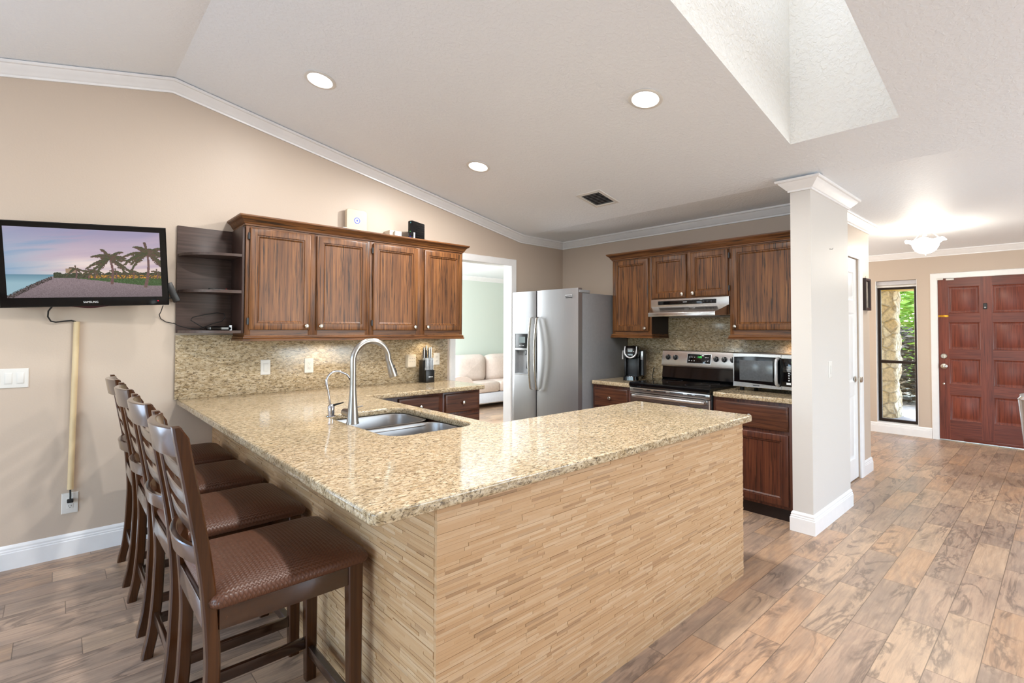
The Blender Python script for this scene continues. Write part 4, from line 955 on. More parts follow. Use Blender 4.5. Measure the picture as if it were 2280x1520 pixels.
# ------------------------------------------------------------------ counter stools
def lerp_tab(tab, z):
    for (z0, v0), (z1, v1) in zip(tab, tab[1:]):
        if z <= z1: return v0+(v1-v0)*(z-z0)/(z1-z0)
    return tab[-1][1]
FRONT = [(0, .334), (.1, .356), (.24, .368), (.44, .374), (.537, .369), (.667, .357), (.78, .341), (.869, .325), (1.0, .302), (1.1, .284), (1.14, .277)]
def smooth_front(z): return (lerp_tab(FRONT, max(0, z-.03))+lerp_tab(FRONT, z)+lerp_tab(FRONT, min(1.14, z+.03)))/3
def make_stool():
    yc = 1.873
    t = thing('bar_stool', 'x', 'bar stool', (.57, yc, 0), 'counter stools with woven seats')
    for ya, yb in ((1.660, 1.700), (2.047, 2.087)):
        zs = [1.128*k/34 for k in range(35)]; rings = []
        for z in zs:
            f = smooth_front(z); wd_ = .040 - .004*(z/1.128); b = f-wd_
            if z > 1.10: k = (z-1.10)/.028; f -= .016*k*k
            c = .005
            rings.append([(b, ya+c, z), (b+c, ya, z), (f-c, ya, z), (f, ya+c, z), (f, yb-c, z), (f-c, yb, z), (b+c, yb, z), (b, yb-c, z)])
        build('leg', MB().loft(rings), M['chair'], t)
    for ya, yb in ((1.650, 1.692), (2.050, 2.092)):
        ym = (ya+yb)/2; rings = []
        for z in (0, .03, .58, .597):
            k = .80+.20*z/.597; hw = .021*k; x1 = .806; x0 = x1-.052*k
            rings.append([(x0+.004, ym-hw, z), (x1-.004, ym-hw, z), (x1, ym-hw+.004, z), (x1, ym+hw-.004, z), (x1-.004, ym+hw, z), (x0+.004, ym+hw, z), (x0, ym+hw-.004, z), (x0, ym-hw+.004, z)])
        build('leg', MB().loft(rings), M['chair'], t)
    def bowed(z0, z1, sag, th, name):
        rings = []
        for k in range(15):
            u = -1+2*k/14; y = yc+u*.174; off = sag*(1-u*u)
            xa, xb = smooth_front(z0)-.030-off, smooth_front(z1)-.030-off
            rings.append([(xa, y, z0+.003), (xb, y, z1-.003), (xb+.003, y, z1), (xb+th-.003, y, z1), (xb+th, y, z1-.003), (xa+th, y, z0+.003), (xa+th-.003, y, z0), (xa+.003, y, z0)])
        build(name, MB().loft(rings), M['chair_d'], t)
    bowed(1.036, 1.122, .038, .022, 'top_rail')
    for z0 in (.966, .886, .806): bowed(z0, z0+.046, .007, .018, 'slat')
    bowed(.716, .770, .036, .020, 'lower_rail')
    build('apron', MB().box(.366, .756, 1.656, 1.678, .532, .600, .003), M['chair_d'], t)
    build('apron', MB().box(.366, .756, 2.066, 2.088, .532, .600, .003), M['chair_d'], t)
    build('apron', MB().box(.330, .352, 1.702, 2.045, .532, .600, .003), M['chair_d'], t)
    build('apron', MB().box(.782, .802, 1.694, 2.048, .532, .600, .003), M['chair_d'], t)
    rings = []; x0, x1, y0, y1 = .342, .822, 1.634, 2.108
    for zz, ins, r_ in ((.6005, .008, .02), (.606, .0, .028), (.620, -.004, .032), (.634, .004, .036), (.646, .026, .05), (.655, .07, .07), (.661, .13, .08), (.664, .19, .04)):
        rings.append([(p[0], p[1], zz) for p in rr((x0+x1)/2, (y0+y1)/2, x1-x0-2*ins, y1-y0-2*ins, r_, 5)])
    build('seat', MB().loft(rings), M['weave'], t, 'woven brown vinyl seat pad', 60)
    for y in (1.670, 2.072): build('stretcher', MB().box(.352, .770, y-.010, y+.010, .128, .168, .003), M['chair_d'], t)
    build('stretcher', MB().box(.336, .352, 1.702, 2.045, .150, .192, .003), M['chair_d'], t)
    fr_ = build('stretcher', MB().box(.770, .794, 1.692, 2.050, .100, .140, .003), M['chair_d'], t)
    build('kick_strip', MB().box(.768, .784, 1.70, 2.042, .1405, .1425), M['steel_dark'], fr_, 'dark metal kick strip')
    return t
st0 = make_stool()
spots = [(0, 'espresso wood stool standing under the outer corner of the counter', 0), (.597, 'second espresso stool counted from the peninsula corner', .6), (1.192, 'third espresso stool counted from the peninsula corner', 0), (1.788, 'espresso stool pushed closest to the television wall', -.8)]
for i, (dy, lab, rz) in enumerate(spots):
    o = st0 if i == 0 else copy_tree(st0)
    o.location = (.57, 1.873+dy, 0); o['label'] = lab; o.rotation_euler = (0, 0, R(rz))

# ------------------------------------------------------------------ television
import numpy as np
def beach(W, H):
    rng = np.random.default_rng(3); y, x = np.mgrid[0:H, 0:W]; x = (x+.5)/W; y = (y+.5)/H
    def mixc(a, b, t): return a+(np.array(b)-a)*np.clip(t, 0, 1)[..., None]
    img = np.zeros((H, W, 3))+np.array([150, 142, 168.])
    img = mixc(img, [196, 176, 184], (y-.05)/.35); img = mixc(img, [216, 196, 190], (y-.35)/.28*(x > 0))
    img = mixc(img, [126, 156, 184], (1-x/.42)*(.25+y)); 
    def fbm(sx, sy, ph):
        r = np.zeros_like(x)
        for k in range(5):
            r += np.sin(x*sx*2**k+y*sy*2**k*1.3+ph*k+np.sin(y*sy*2**k*.7+ph)*1.4+np.sin(x*sx*2**k*.6)*1.1)/2**k
        return r
    cl = fbm(5, 13, 1.7); img = mixc(img, [178, 160, 176], (cl-.2)*.5*(y < .62)); img = mixc(img, [110, 146, 178], (-cl-.5)*.45*(y < .6)*(1.2-x))
    img = mixc(img, [232, 214, 206], np.exp(-((x-.5)/.16)**2-((y-.5)/.05)**2)*.7)
    sea = (y > .665); img = np.where(sea[..., None], mixc(np.zeros_like(img)+[92, 128, 146.], [140, 170, 182], (y-.665)/.12), img)
    sh = .685+.30*np.clip((.285-x)/.285, 0, 1)**1.15
    sand = (y > sh) & (y > .672); sd = np.zeros_like(img)+[128, 112, 116.]
    sd = mixc(sd, [104, 92, 96], (y-.8)/.25); sd += (rng.random((H, W))-.5)[..., None]*26
    img = np.where(sand[..., None], sd, img)
    weed = (np.abs(y-sh-.02) < .022+.02*(1-x/.3)) & (x < .27) & (rng.random((H, W)) < .75)
    img = np.where(weed[..., None], np.array([52, 44, 40.]), img)
    g = (y > .70) & (y < .715+.115*np.clip((x-.4)/.5, 0, 1)) & (x > .42)
    img = np.where(g[..., None], np.array([62, 84, 48.])+(rng.random((H, W))-.5)[..., None]*44, img)
    tl = .655-.03*np.abs(fbm(40, 3, .4))/1.5-.03*np.clip((x-.6)/.4, 0, 1)
    tr = (y > tl) & (y < .715) & (x > .28)
    img = np.where(tr[..., None], np.array([58, 62, 44.])+(rng.random((H, W))-.5)[..., None]*36, img)
    og = tr & (y > .665) & (x > .5) & (rng.random((H, W)) < .42)
    img = np.where(og[..., None], np.array([206, 146, 58.])+(rng.random((H, W))-.5)[..., None]*50, img)
    bl = (x > .355) & (x < .43) & (y > .575) & (y < .64); img = np.where(bl[..., None], np.array([150, 126, 104.]), img)
    def blob(px, py, r, col):
        X0, X1 = int(max(0, (px-r)*W)), int(min(W-1, (px+r)*W)); Y0, Y1 = int(max(0, py*H-r*W)), int(min(H-1, py*H+r*W))
        if X1 >= X0 and Y1 >= Y0: img[Y0:Y1+1, X0:X1+1] = np.array(col)+(rng.random(3)-.5)*18
    def palm(bx, by, cx, cyy, s, n):
        for k in range(90):
            t = k/89; blob(bx+(cx-bx)*t+.012*sin(3*t)*s, by+(cyy-by)*t, (.0075-.003*t)*s, (104, 78, 74))
        for j in range(n):
            a = -pi*.14+(pi*1.28)*j/(n-1)+.1*sin(j*5.1); L = s*(.125+.035*sin(j*2.3))
            for k in range(60):
                t = k/59; px_ = cx+cos(a)*L*t; py_ = cyy-sin(a)*L*1.85*t+.15*s*t*t
                q = .062*s*(1-.85*abs(2*t-.9))*random.random()
                for m in range(9):
                    blob(px_+(random.random()-.5)*.010*s, py_+q*m/8, .0012*s, (66+m*3, 72, 46+2*m))
    for bx in (.42, .50, .54, .68, .80, .97): palm(bx, .72, bx, .60+.02*sin(bx*40), .42, 7)
    palm(.652, .79, .645, .42, 1.05, 17); palm(.885, .84, .905, .33, 1.18, 19)
    return np.clip(img, 0, 255)
tvx = dict(yaw=-.1338, roll=.0548, tilt=-.1024)
rv = Vector((cos(tvx['yaw']), sin(tvx['yaw']), 0)); nv = Vector((-sin(tvx['yaw']), cos(tvx['yaw']), 0)); u0 = Vector((0, 0, 1))
u2 = u0*cos(tvx['tilt'])+nv*sin(tvx['tilt'])
xr = rv*cos(tvx['roll'])+u2*sin(tvx['roll']); zu = -rv*sin(tvx['roll'])+u2*cos(tvx['roll']); yb_ = zu.cross(xr)
tvc = Vector((.1392, 3.992, 1.799))
t = thing('television', 'black flat television on the wall showing a beach with palms', 'television', tvc)
t.matrix_world = Matrix(((xr.x, yb_.x, zu.x, tvc.x), (xr.y, yb_.y, zu.y, tvc.y), (xr.z, yb_.z, zu.z, tvc.z), (0, 0, 0, 1)))
SWD, SHT = .7246, .4076
ow0, ow1, oz0, oz1 = -SWD/2-.036, SWD/2+.036, -SHT/2-.056, SHT/2+.034
bz = MB().rects((ow0, -.002, oz0), (1, 0, 0), (0, 0, 1), (0, -1, 0), ow1-ow0, oz1-oz0, [(.012, -.046), (0, -.030), (0, .004), (.005, .009), (.018, .010)])
build('cabinet_shell', bz, M['blackgloss'], t, local=True)
poly = [(-.12+.24*k/14, oz0+.002-.0125*sin(pi*k/14)**2) for k in range(15)]
build('chin_bump', MB().prism(poly+[(.12, oz0+.012), (-.12, oz0+.012)], 'y', -.008, .004), plain('dark_red_gloss', (44, 8, 14), .1), t, 'dark red tinted chin', local=True)
PW, PH = 300, 168
img = beach(PW, PH)
me = bpy.data.meshes.new('screen')
vs = [(-SWD/2+SWD*i/PW, -.0128, SHT/2-SHT*j/PH) for j in range(PH+1) for i in range(PW+1)]
fs = [(j*(PW+1)+i, (j+1)*(PW+1)+i, (j+1)*(PW+1)+i+1, j*(PW+1)+i+1) for j in range(PH) for i in range(PW)]
me.from_pydata(vs, [], fs)
at_ = me.attributes.new('pixel', 'FLOAT_COLOR', 'FACE')
c_ = img.reshape(-1, 3)/255; c_ = np.where(c_ <= .04045, c_/12.92, ((c_+.055)/1.055)**2.4)
at_.data.foreach_set('color', np.concatenate([c_, np.ones((len(c_), 1))], 1).astype(np.float32).ravel())
m_, nt_, p_ = newmat('television_picture'); an = N(nt_, 'ShaderNodeAttribute', attribute_name='pixel')
setp(nt_, p_, Base_Color=(.005, .005, .005, 1), Roughness=.25, Emission_Color=an.outputs['Color'], Emission_Strength=.95)
me.materials.append(m_); so = bpy.data.objects.new('screen', me); COL.objects.link(so); so.parent = t
bb_ = MB().box(-SWD/2, SWD/2, -.0125, -.008, -SHT/2, SHT/2)
build('screen_panel', bb_, M['black'], t, local=True)
text('SAMSUNG', .0155, basis((0.004, -.0125, oz0+.026), (1, 0, 0), (0, 0, 1)), M['whiteprint'], 'brand_lettering', t, local=True)
build('standby_light', MB().box(.337, .343, -.0125, -.0115, oz0+.026, oz0+.031), M['red_led'], t, local=True)
build('rear_housing', MB().box(-.24, .24, .044, .072, -.15, .13, .012), M['black'], t, local=True)
build('wall_bracket', MB().box(-.06, .06, .072, .15, -.03, .05, .006), M['steel_dark'], t, local=True)
# television power lead, cord cover, plug
solo('television_lead', MB().tube([(-.018, 4.085, 1.535), (-.034, 4.11, 1.508), (-.036, 4.13, 1.475), (-.022, 4.142, 1.448), (.0, 4.146, 1.442), (.04, 4.148, 1.449), (.072, 4.148, 1.453), (.090, 4.150, 1.448), (.0965, 4.152, 1.44)], .0042, 10), M['rubber'], 'black cord drooping from the television into the beige cord cover', 'cord')
solo('cord_cover', MB().tube([(.0975, 4.1505, 1.447), (.0915, 4.1505, .93), (.0855, 4.1505, .412)], .0155, 18), M['conduit'], 'long beige vertical cord cover under the television', 'cord cover')
t = thing('power_plug', 'black plug and lead in the low outlet under the cord cover', 'plug', (.086, 4.14, .34))
build('plug_body', MB().box(.071, .101, 4.128, 4.1575, .332, .352, .004), M['rubber'], t)
build('plug_lead', MB().tube([(.086, 4.136, .348), (.0865, 4.140, .375), (.0855, 4.149, .405), (.0858, 4.150, .43)], .0045, 8), M['rubber'], t)

# ------------------------------------------------------------------ wall plates
def plate(name, lab, c, N_, w_, h_, kind, mat, cat, gangs=1):
    Nn = Vector(N_); U = Vector((1, 0, 0)) if abs(N_[1]) > .5 else Vector((0, -1, 0)); c = Vector(c)
    t = thing(name, lab, cat, c)
    P = c-U*(w_/2)-Vector((0, 0, h_/2))
    build('cover_plate', MB().rects(P, U, (0, 0, 1), N_, w_, h_, [(0, .0004), (0, .003), (.003, .006), (.006, .0065)]), mat, t)
    def bx(du, dz, sw, sh_, d0, d1, m, nm, par, bev=.001):
        mb = MB().box(-sw/2, sw/2, -sh_/2, sh_/2, d0, d1, bev); mb.xf(basis(c+U*du+Vector((0, 0, dz)), U, (0, 0, 1)) if U.cross(Vector((0, 0, 1))).dot(Nn) > 0 else basis(c+U*du+Vector((0, 0, dz)), -U, (0, 0, 1)))
        return build(nm, mb, m, par)
    for g in range(gangs):
        du = (g-(gangs-1)/2)*(w_-.02)/gangs if gangs > 1 else 0
        if kind == 'rocker':
            f_ = bx(du, 0, .034, .068, .006, .0075, mat, 'rocker_frame', t); bx(du, .0, .028, .060, .0075, .0105, mat, 'rocker', f_, .002)
        if kind in ('decora', 'gfci'):
            f_ = bx(du, 0, .034, .068, .006, .0082, mat, 'socket_face', t)
            for dz in (.020, -.020):
                for sx_ in (-.006, .006): bx(du+sx_, dz, .0022, .008, .0078, .0086, M['slot'], 'socket_slot', f_, 0)
                bx(du, dz-.009, .004, .004, .0078, .0086, M['slot'], 'ground_hole', f_, 0)
            if kind == 'gfci':
                for dz in (.0045, -.0045): bx(du, dz, .016, .006, .008, .0095, mat, 'test_button', f_)
        if kind == 'duplex':
            for dz in (.0195, -.0195):
                f_ = bx(du, dz, .032, .026, .006, .0082, mat, 'socket_face', t, .002)
                for sx_ in (-.006, .006): bx(du+sx_, dz+.003, .0024, .008, .0078, .0086, M['slot'], 'socket_slot', f_, 0)
                bx(du, dz-.007, .004, .004, .0078, .0086, M['slot'], 'ground_hole', f_, 0)
    return t
YS = W1-.021
plate('light_switch', 'white triple rocker switch plate under the television', (-.199, W1, 1.110), NY, .172, .114, 'rocker', M['white'], 'switch', 3)
plate('light_switch', 'white rocker switch on the granite left of the faucet', (1.2015, YS, 1.112), NY, .071, .116, 'rocker', M['white'], 'switch')
plate('wall_outlet', 'white test button outlet on the granite behind the filter tap', (1.532, YS, 1.112), NY, .072, .120, 'gfci', M['white'], 'outlet')
plate('wall_outlet', 'white outlet on the granite half hidden by the knife block', (2.765, YS, 1.122), NY, .070, .116, 'duplex', M['white'], 'outlet')
plate('wall_outlet', 'white oversized outlet low on the wall under the cord cover', (.086, W1, .325), NY, .080, .126, 'duplex', M['white'], 'outlet')
plate('wall_outlet', 'almond outlet on the granite beside the coffee maker', (W2-.02, 2.991, 1.100), NX, .072, .114, 'duplex', M['almond'], 'outlet')
plate('light_switch', 'white switch on the partition wall facing the entry', (4.285, 1.19, 1.120), NY, .074, .120, 'rocker', M['white'], 'switch')
t = thing('outlet_adapter', 'chunky cream six socket adapter on the granite by the knife block', 'adapter', (2.468, YS, 1.115))
build('adapter_body', MB().loft([[(p[0], y_, p[1]) for p in rr(2.468, 1.113, w_, h_, .012)] for y_, w_, h_ in ((YS-.0005, .098, .126), (YS-.03, .096, .124), (YS-.042, .082, .104))]), M['cream'], t)
for gx in (2.445, 2.468, 2.491):
    for gz in (1.135, 1.105):
        for sx_ in (-.003, .003): build('socket_slot', MB().box(gx+sx_-.0008, gx+sx_+.0008, YS-.0426, YS-.0415, gz, gz+.006), M['slot'], t)
solo('wall_hook', MB().tube([(4.30, 1.1895, 2.024), (4.30, 1.178, 2.022), (4.318, 1.174, 2.022), (4.345, 1.178, 2.034)], .0018, 6), M['steel_dark'], 'tiny bent wire hook high on the partition wall', 'hook')
t = thing('power_plug', 'black coffee maker plug and lead in the almond outlet', 'plug', (W2-.03, 2.99, 1.08))
build('plug_body', MB().box(W2-.058, W2-.0287, 2.978, 3.004, 1.070, 1.092, .005), M['rubber'], t)
build('plug_lead', MB().tube([(W2-.056, 2.99, 1.081), (W2-.075, 2.985, 1.072), (W2-.085, 2.98, 1.04), (W2-.075, 2.965, .985), (W2-.09, 2.955, .94), (W2-.12, 2.945, .921), (W2-.15, 2.94, .924)], .004, 8), M['rubber'], t)
solo('appliance_cord', MB().tube([(W2-.135, 2.80, 1.03), (W2-.115, 2.82, 1.028), (W2-.09, 2.84, 1.00), (W2-.09, 2.85, .95), (W2-.11, 2.84, .921), (W2-.13, 2.80, .919)], .0038, 8), M['rubber'], 'short black cord loop beside the coffee maker tank', 'cord')

# ------------------------------------------------------------------ things on the wall cabinets and open shelf
ZT = 2.2032
t = thing('wifi_router', 'cream upright router with a glowing blue ring on the cabinet top', 'router', (1.911, 4.12, ZT))
build('router_case', MB().loft([[(p[0], y_, p[1]) for p in rr(1.911, ZT+.118, .186-i_, .236-i_, .022)] for y_, i_ in ((4.145, .006), (4.142, 0), (4.104, 0), (4.101, .006))]), M['almond'], t)
mb = MB().lathe([(.027, 4.1005), (.027, 4.0995), (.018, 4.0995), (.018, 4.1005)], (1.911, 0, 2.344), 'y', 32, False, False); build('glow_ring', mb, M['ring'], t)
mb = MB().lathe([(.019, 4.1003), (.019, 4.0990), (.010, 4.0990), (.010, 4.1003)], (1.911, 0, 2.344), 'y', 32, False, False); build('white_ring', mb, M['ringcore'], t)
build('ring_center', MB().lathe([(.0105, 4.1003), (.0105, 4.0993), (.001, 4.0993)], (1.911, 0, 2.344), 'y', 24, False, True), M['ring'], t)
t = thing('power_adapter', 'small white plug in box between the router and black modem', 'adapter', (2.255, 4.1, ZT))
build('adapter_body', MB().box(2.20, 2.315, 4.06, W1-.001, ZT, 2.300, .006), M['cream'], t)
build('socket_face', MB().box(2.238, 2.306, 4.030, 4.0595, ZT+.008, 2.292, .005), M['white'], t)
for gx in (2.262, 2.280): build('socket_slot', MB().box(gx-.001, gx+.001, 4.0292, 4.0302, 2.245, 2.256), M['slot'], t)
t = thing('cable_modem', 'black upright modem standing on the cabinet top', 'modem', (2.44, 4.0, ZT), None, None, (0, 0, R(23)))
build('modem_case', MB().box(-.098, .098, -.026, .026, 0, .188, .010), M['blackgloss'], t, local=True)
build('sticker', MB().box(-.082, -.058, -.0268, -.0258, .012, .082), M['greyprint'], t, local=True)
build('status_light', MB().box(-.0985, -.0975, -.004, .002, .085, .091), M['green_led'], t, local=True)
build('status_light', MB().box(-.0985, -.0975, -.004, .000, .018, .048), M['blue_led'], t, local=True)
build('logo_mark', MB().lathe([(.006, -.0985), (.006, -.0978), (.001, -.0985)], (0, -.006, .168), 'x', 16), plain('teal_mark', (70, 130, 140), .4), t, local=True)
for k in range(7): build('grille_rib', MB().box(-.04, .09, -.0272, -.0258, .030+.021*k, .034+.021*k), M['black'], t, local=True)
# devices on the shelf
t = thing('streaming_box', 'glossy black streaming box on the bottom of the open shelf', 'media box', (.86, 4.02, 1.3955))
build('box_body', MB().loft([[(p[0], p[1], z_) for p in rr(.848, 4.01, w_, d_, .03)] for z_, w_, d_ in ((1.3955, .13, .11), (1.402, .15, .13), (1.416, .15, .13), (1.425, .12, .10))]), M['blackgloss'], t)
build('silver_end', MB().loft([[(p[0], p[1], z_) for p in rr(.915, 3.965, w_, w_, .006)] for z_, w_ in ((1.3957, .018), (1.432, .018))]), M['silverplastic'], t)
solo('cable_loop', MB().tube([(.60, 4.132, 1.445), (.63, 4.12, 1.425), (.68, 4.10, 1.410), (.74, 4.08, 1.403), (.79, 4.09, 1.402), (.75, 4.11, 1.43), (.70, 4.12, 1.465), (.71, 4.12, 1.485), (.78, 4.115, 1.505), (.86, 4.11, 1.522), (.905, 4.11, 1.515), (.91, 4.105, 1.49), (.89, 4.11, 1.46), (.83, 4.105, 1.442), (.76, 4.075, 1.412), (.74, 4.10, 1.402), (.70, 4.11, 1.403)], .0028, 8), M['rubber'], 'thin black cable looped on the bottom of the open shelf', 'cable')
t = thing('remote_control', 'black remote control on the middle of the open shelf', 'remote', (.87, 4.03, 1.6745))
build('remote_body', MB().box(.79, .92, 4.02, 4.06, 1.6747, 1.690, .005), M['black'], t)
build('red_button', MB().box(.893, .901, 4.0195, 4.03, 1.688, 1.691), M['red_led'] if 0 else plain('red_rubber', (190, 40, 30), .5), t)
t = thing('power_brick', 'black power brick hanging crooked between television and open shelf', 'power supply', (.592, 4.119, 1.655), None, None, (0, R(-24), 0))
build('brick_body', MB().box(-.022, .022, -.0, .0195, -.068, .068, .004), M['black'], t, local=True)
build('brick_lead', MB().tube([(-.008, .010, .066), (-.014, .010, .085), (-.035, -.02, .105), (-.06, -.05, .115)], .003, 8), M['rubber'], t, local=True)
build('brick_plug', MB().tube([(-.020, .010, -.030), (-.045, .006, -.024), (-.060, .002, -.028)], [.006, .006, .003], 8), M['rubber'], t, local=True)
solo('signal_cable', MB().tube([(.530, 4.06, 1.56), (.524, 4.10, 1.52), (.520, 4.14, 1.50), (.530, 4.16, 1.475), (.56, 4.160, 1.452), (.595, 4.152, 1.444), (.612, 4.142, 1.440)], .0028, 8), M['rubber'], 'thin black cable curving from the television down to the shelf', 'cable')

# ------------------------------------------------------------------ knife block
KX, KY, KZ0 = 2.595, 4.045, CT1+.0008
t = thing('knife_block', 'black knife block standing against the granite backsplash', 'knife block', (KX, KY, KZ0))
build('block_front', MB().box(KX-.047, KX+.047, KY-.055, KY-.012, KZ0, KZ0+.115, .003), M['black'], t)
build('block_rear', MB().box(KX-.047, KX+.047, KY-.0115, KY+.065, KZ0, KZ0+.205, .003), M['black'], t)
build('silver_label', MB().box(KX-.018, KX+.028, KY-.0562, KY-.0548, KZ0+.048, KZ0+.057, .001), M['silverplastic'], t)
def knife(x, y, z, L, w_, nm, lab, grp, lean=0.0):
    t = thing(nm, lab, 'knife', (x, y, z), grp, None, (0, lean, 0))
    mb = MB(); rings = []
    for k in range(9):
        q = k/8; ww = w_*(.82+.18*sin(q*pi*1.1+.3)); dd = .0078*(1 if q < .9 else .8)
        rings.append([(p[0], p[1], q*L) for p in rr(0, -.0, dd*1.25, ww, dd*.5, 3)])
    build('handle', mb.loft(rings), M['silverplastic'] if nm != 'kitchen_shears' else M['black'], t, local=True)
    build('bolster', MB().box(-.004, .004, -w_*.36, w_*.36, -.001, .008, .001), M['steel_dark'], t, local=True)
    build('handle_inlay', MB().box(-.0058, -.0046, -w_*.2, w_*.2, .02, L-.02), M['charcoal'], t, local=True)
    return t
for k in range(6):
    knife(KX-.0385+.0154*k, KY-.034, KZ0+.1165, .112, .020, 'steak_knife', 'silver handled steak knife in the front row of the block', 'steak knives in the front row of the block')
knife(KX-.036, KY+.004, KZ0+.2065, .118, .026, 'chef_knife', 'silver handled knife at the far left of the rear row', None, .02)
knife(KX-.008, KY+.012, KZ0+.2065, .095, .034, 'kitchen_shears', 'black shears handle in the middle of the knife block', None)
knife(KX+.018, KY+.004, KZ0+.2065, .118, .026, 'chef_knife', 'silver handled knife second from the right of the rear row', None, .03)
knife(KX+.038, KY+.004, KZ0+.2065, .122, .026, 'chef_knife', 'silver handled knife at the far right of the rear row', None, .03)
knife(KX+.012, KY+.045, KZ0+.2065, .135, .030, 'chef_knife', 'tallest silver handled knife at the very back of the block', None, .04)

# under cabinet glow
for px_, py_, pz_, pw, cc in ((1.62, 4.00, 1.335, 1.3, (1, .80, .55)), (2.62, 4.02, 1.335, 1.5, (1, .82, .58)), (W2-.10, 1.47, 1.345, 1.5, (1, .62, .28))):
    lamp('puck_light', 'SPOT', (px_, py_, pz_), (0, 0, -1), pw*2.2, cc, spot_size=R(150), spot_blend=.8, shadow_soft_size=.02)

# ------------------------------------------------------------------ trash can by the entry
t = thing('trash_can', 'tall stainless step trash can by the front door', 'trash can', (6.575, .115, 0))
build('can_body', MB().lathe([(.132, .012), (.135, .03), (.196, .775), (.197, .79)], (6.575, .115, 0), n=48), m_steel('can_steel', 'z', (190, 196, 204), .2), t)
build('can_base', MB().lathe([(.136, 0), (.138, .006), (.136, .03)], (6.575, .115, 0), n=48), M['black'], t)
build('lid_ring', MB().lathe([(.199, .790), (.203, .796), (.186, .818), (.184, .822)], (6.575, .115, 0), n=48), M['chrome'], t)
build('lid', MB().lathe([(.184, .822), (.183, .836), (.172, .842), (.06, .847), (.002, .848)], (6.575, .115, 0), n=48), M['steel_side'], t)
build('pedal', MB().box(6.40, 6.455, .09, .14, .012, .026, .004), M['charcoal'], t)

# ------------------------------------------------------------------ sofa in the living room
def cushion(x0, x1, y0, y1, z0, z1, p=.38, puff=.0, seed=0):
    mb = MB(); n, m_ = 30, 14; rings = []
    cx, cy_, cz_2 = (x0+x1)/2, (y0+y1)/2, (z0+z1)/2
    def sg(v, e): return math.copysign(abs(v)**e, v)
    for j in range(m_+1):
        ph = -pi/2+pi*j/m_; ring = []
        for k in range(n):
            a = 2*pi*k/n
            ux, uz, uy = sg(cos(ph), .5)*sg(cos(a), p), sg(cos(ph), .5)*sg(sin(a), p), sg(sin(ph), .9)
            w_ = noise.noise(Vector((ux*2+seed, uz*2, uy)))*.012
            ring.append((cx+ux*(x1-x0)/2+w_, cy_+uy*(y1-y0)/2*(1-.18*(ux*ux)**2)*(1-.18*(uz*uz)**2)+w_, cz_2+uz*(z1-z0)/2+w_))
        rings.append(ring)
    return mb.loft(rings)
t = thing('sofa', 'cream loveseat with rolled arms against the pale green wall', 'sofa', (6.05, 7.4, 0))
build('sofa_base', MB().box(5.25, 6.85, 6.98, 7.82, .09, .285, .02), M['sofabase'], t, 'pale skirt panel')
build('sofa_back', MB().box(5.0, 7.1, 7.60, 7.86, .09, .88, .05), M['sofa'], t)
for i, (x0, x1) in enumerate(((5.30, 6.035), (6.045, 6.80))):
    build('seat_cushion', MB().box(x0, x1, 6.96, 7.60, .286, .478, .05), M['sofa'], t)
    build('back_cushion', cushion(x0-.12*(i == 0), x1+.12*(i == 1), 7.28, 7.60, .44, .955, .30, seed=i*7), M['sofa'], t, None, 80)
def arm(x0, x1):
    poly = [(x0+.06, .09), (x1-.04, .09), (x1-.04, .36)] + [((x0+x1)/2+(x1-x0)/2*cos(a)+.01, .46+.155*sin(a)) for a in [R(d) for d in range(-10, 191, 15)]] + [(x0+.06, .36)]
    return MB().prism(poly, 'y', 6.95, 7.8)
build('arm', arm(4.86, 5.40), M['sofa'], t, None, 40); build('arm', arm(6.72, 7.20), M['sofa'], t, None, 40)
nails = MB()
for k in range(64):
    xx = 5.26+1.58*k/63; nails.lathe([(.008, 6.979), (.006, 6.974), (.001, 6.972)], (xx, 0, .105), 'y', 8)
nb = build('nailhead_trim', nails, M['nickel'], t, 'row of bright nailheads'); nb['kind'] = 'stuff'
for xx in (5.1, 6.95):
    for yy in (7.02, 7.75): build('leg', MB().lathe([(.022, 0), (.032, .09)], (xx, yy, 0), n=14), M['black'], t)

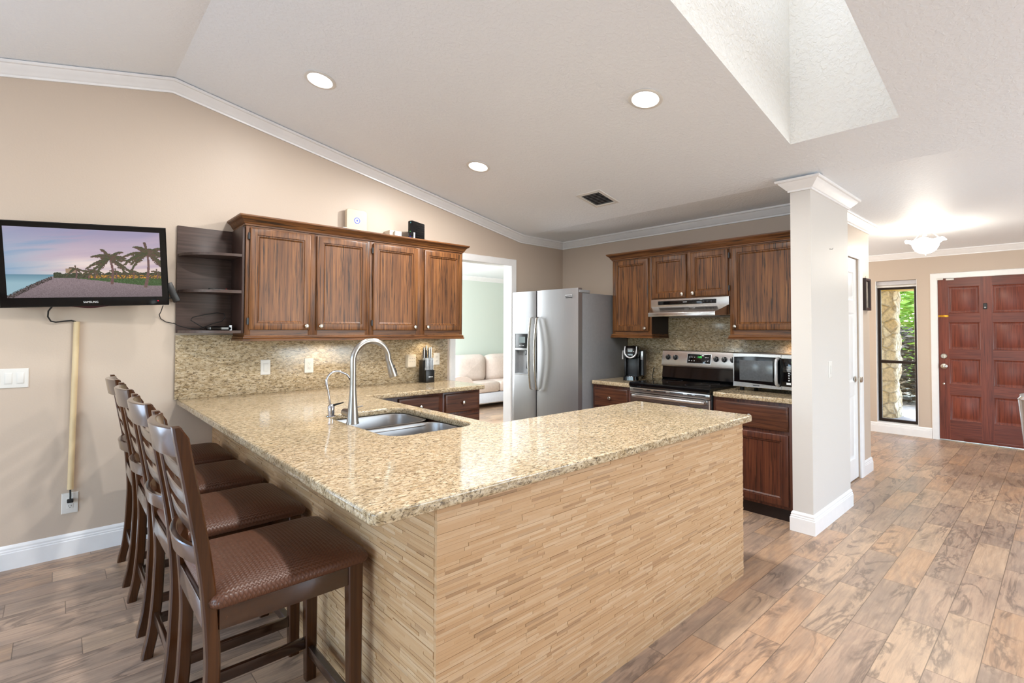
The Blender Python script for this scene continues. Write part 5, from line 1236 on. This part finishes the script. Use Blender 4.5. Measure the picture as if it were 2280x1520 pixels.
# ------------------------------------------------------------------ front garden seen through the entry window
struct('ground', MB().box(8.72, 26, -8, 14, -.32, -.16), M['mulch'], 'sandy soil outside the front door', 'ground', 0)
struct('porch', MB().box(8.721, 12.2, -4, 6, -.159, -.11), M['concrete'], 'grey concrete porch outside the front door', 'porch', 0)
struct('porch_ceiling', MB().box(8.721, 11.35, -4, 6, 2.42, 2.50).box(10.98, 11.28, -4, 6, 2.13, 2.419), M['eave'], 'cream porch ceiling and beam outside', 'porch ceiling', 0)
mb = MB(); rings = []; nr, nn = 70, 44
for j in range(nr+1):
    z = -.109+(2.128+.109)*j/nr; ring = []
    for (px_, py_) in rr(11.13, 2.36, .44, .70, .05, 10):
        q = Vector((px_*3.2, py_*3.2, z*3.2)); d = noise.cell_vector(q).x-.5 if 0 else noise.noise(q*1.6)*.045+noise.noise(q*4.1)*.028
        v = Vector((px_-11.13, py_-2.36, 0)).normalized()
        ring.append((px_+v.x*d, py_+v.y*d, z))
    rings.append(ring)
mb.loft(rings)
solo('porch_pillar', mb, M['coral'], 'rough cream coral stone pillar outside the entry window', 'pillar', None, 80)
def shrub(lab, c, rad, n, size, mat, seed, zmin=-.16, stem=True):
    rnd = random.Random(seed); t = thing('shrub', lab, 'shrub', (c[0], c[1], -.16)); mb = MB()
    for _ in range(n):
        while True:
            p = Vector((rnd.uniform(-1, 1), rnd.uniform(-1, 1), rnd.uniform(-1, 1)))
            if .25 < p.length < 1: break
        q = Vector((c[0]+p.x*rad[0], c[1]+p.y*rad[1], c[2]+p.z*rad[2]))
        if q.z < zmin: continue
        e = Matrix.Rotation(rnd.uniform(0, 6.28), 3, 'Z') @ Matrix.Rotation(rnd.uniform(-1.1, 1.1), 3, 'X')
        s_ = size*rnd.uniform(.6, 1.3)
        a, b = e @ Vector((s_, 0, 0)), e @ Vector((0, s_*.38, .1*s_))
        mb.add([q-a, q+b, q+a, q-b], [(0, 1, 2, 3)])
    build('foliage', mb, mat, t, None, 0)
    build('stem', MB().tube([(c[0], c[1], -.16), (c[0]+.03, c[1], max(.1, c[2]-rad[2]*.4))], .035, 8), M['bark'], t)
shrub('dark dense shrub low behind the porch pillar', (14.0, 2.55, .62), (.9, 1.0, .95), 2600, .085, M['leaf_dark'], 5)
shrub('bright lime leafed shrub high behind the dark shrub', (15.8, 3.0, 1.9), (1.0, 1.6, 1.1), 2200, .13, M['leaf_lime'], 6)
shrub('tall lime green hedge plant across the far garden', (19.5, 3.9, 1.9), (1.2, 4.2, 2.3), 4200, .20, M['leaf_lime'], 9)
for i, (px_, py_, lab) in enumerate(((17.2, 3.42, 'slim pinkish palm trunk seen in the upper window pane'), (17.6, 3.16, 'second palm trunk standing nearer the window frame edge'))):
    solo('palm_trunk', MB().tube([(px_, py_, -.2), (px_+.1, py_+.08, 1.2), (px_+.1, py_+.12, 2.4), (px_+.3, py_+.05, 4.2)], [.14, .10, .09, .085], 14), M['bark'], lab, 'tree trunk', None)
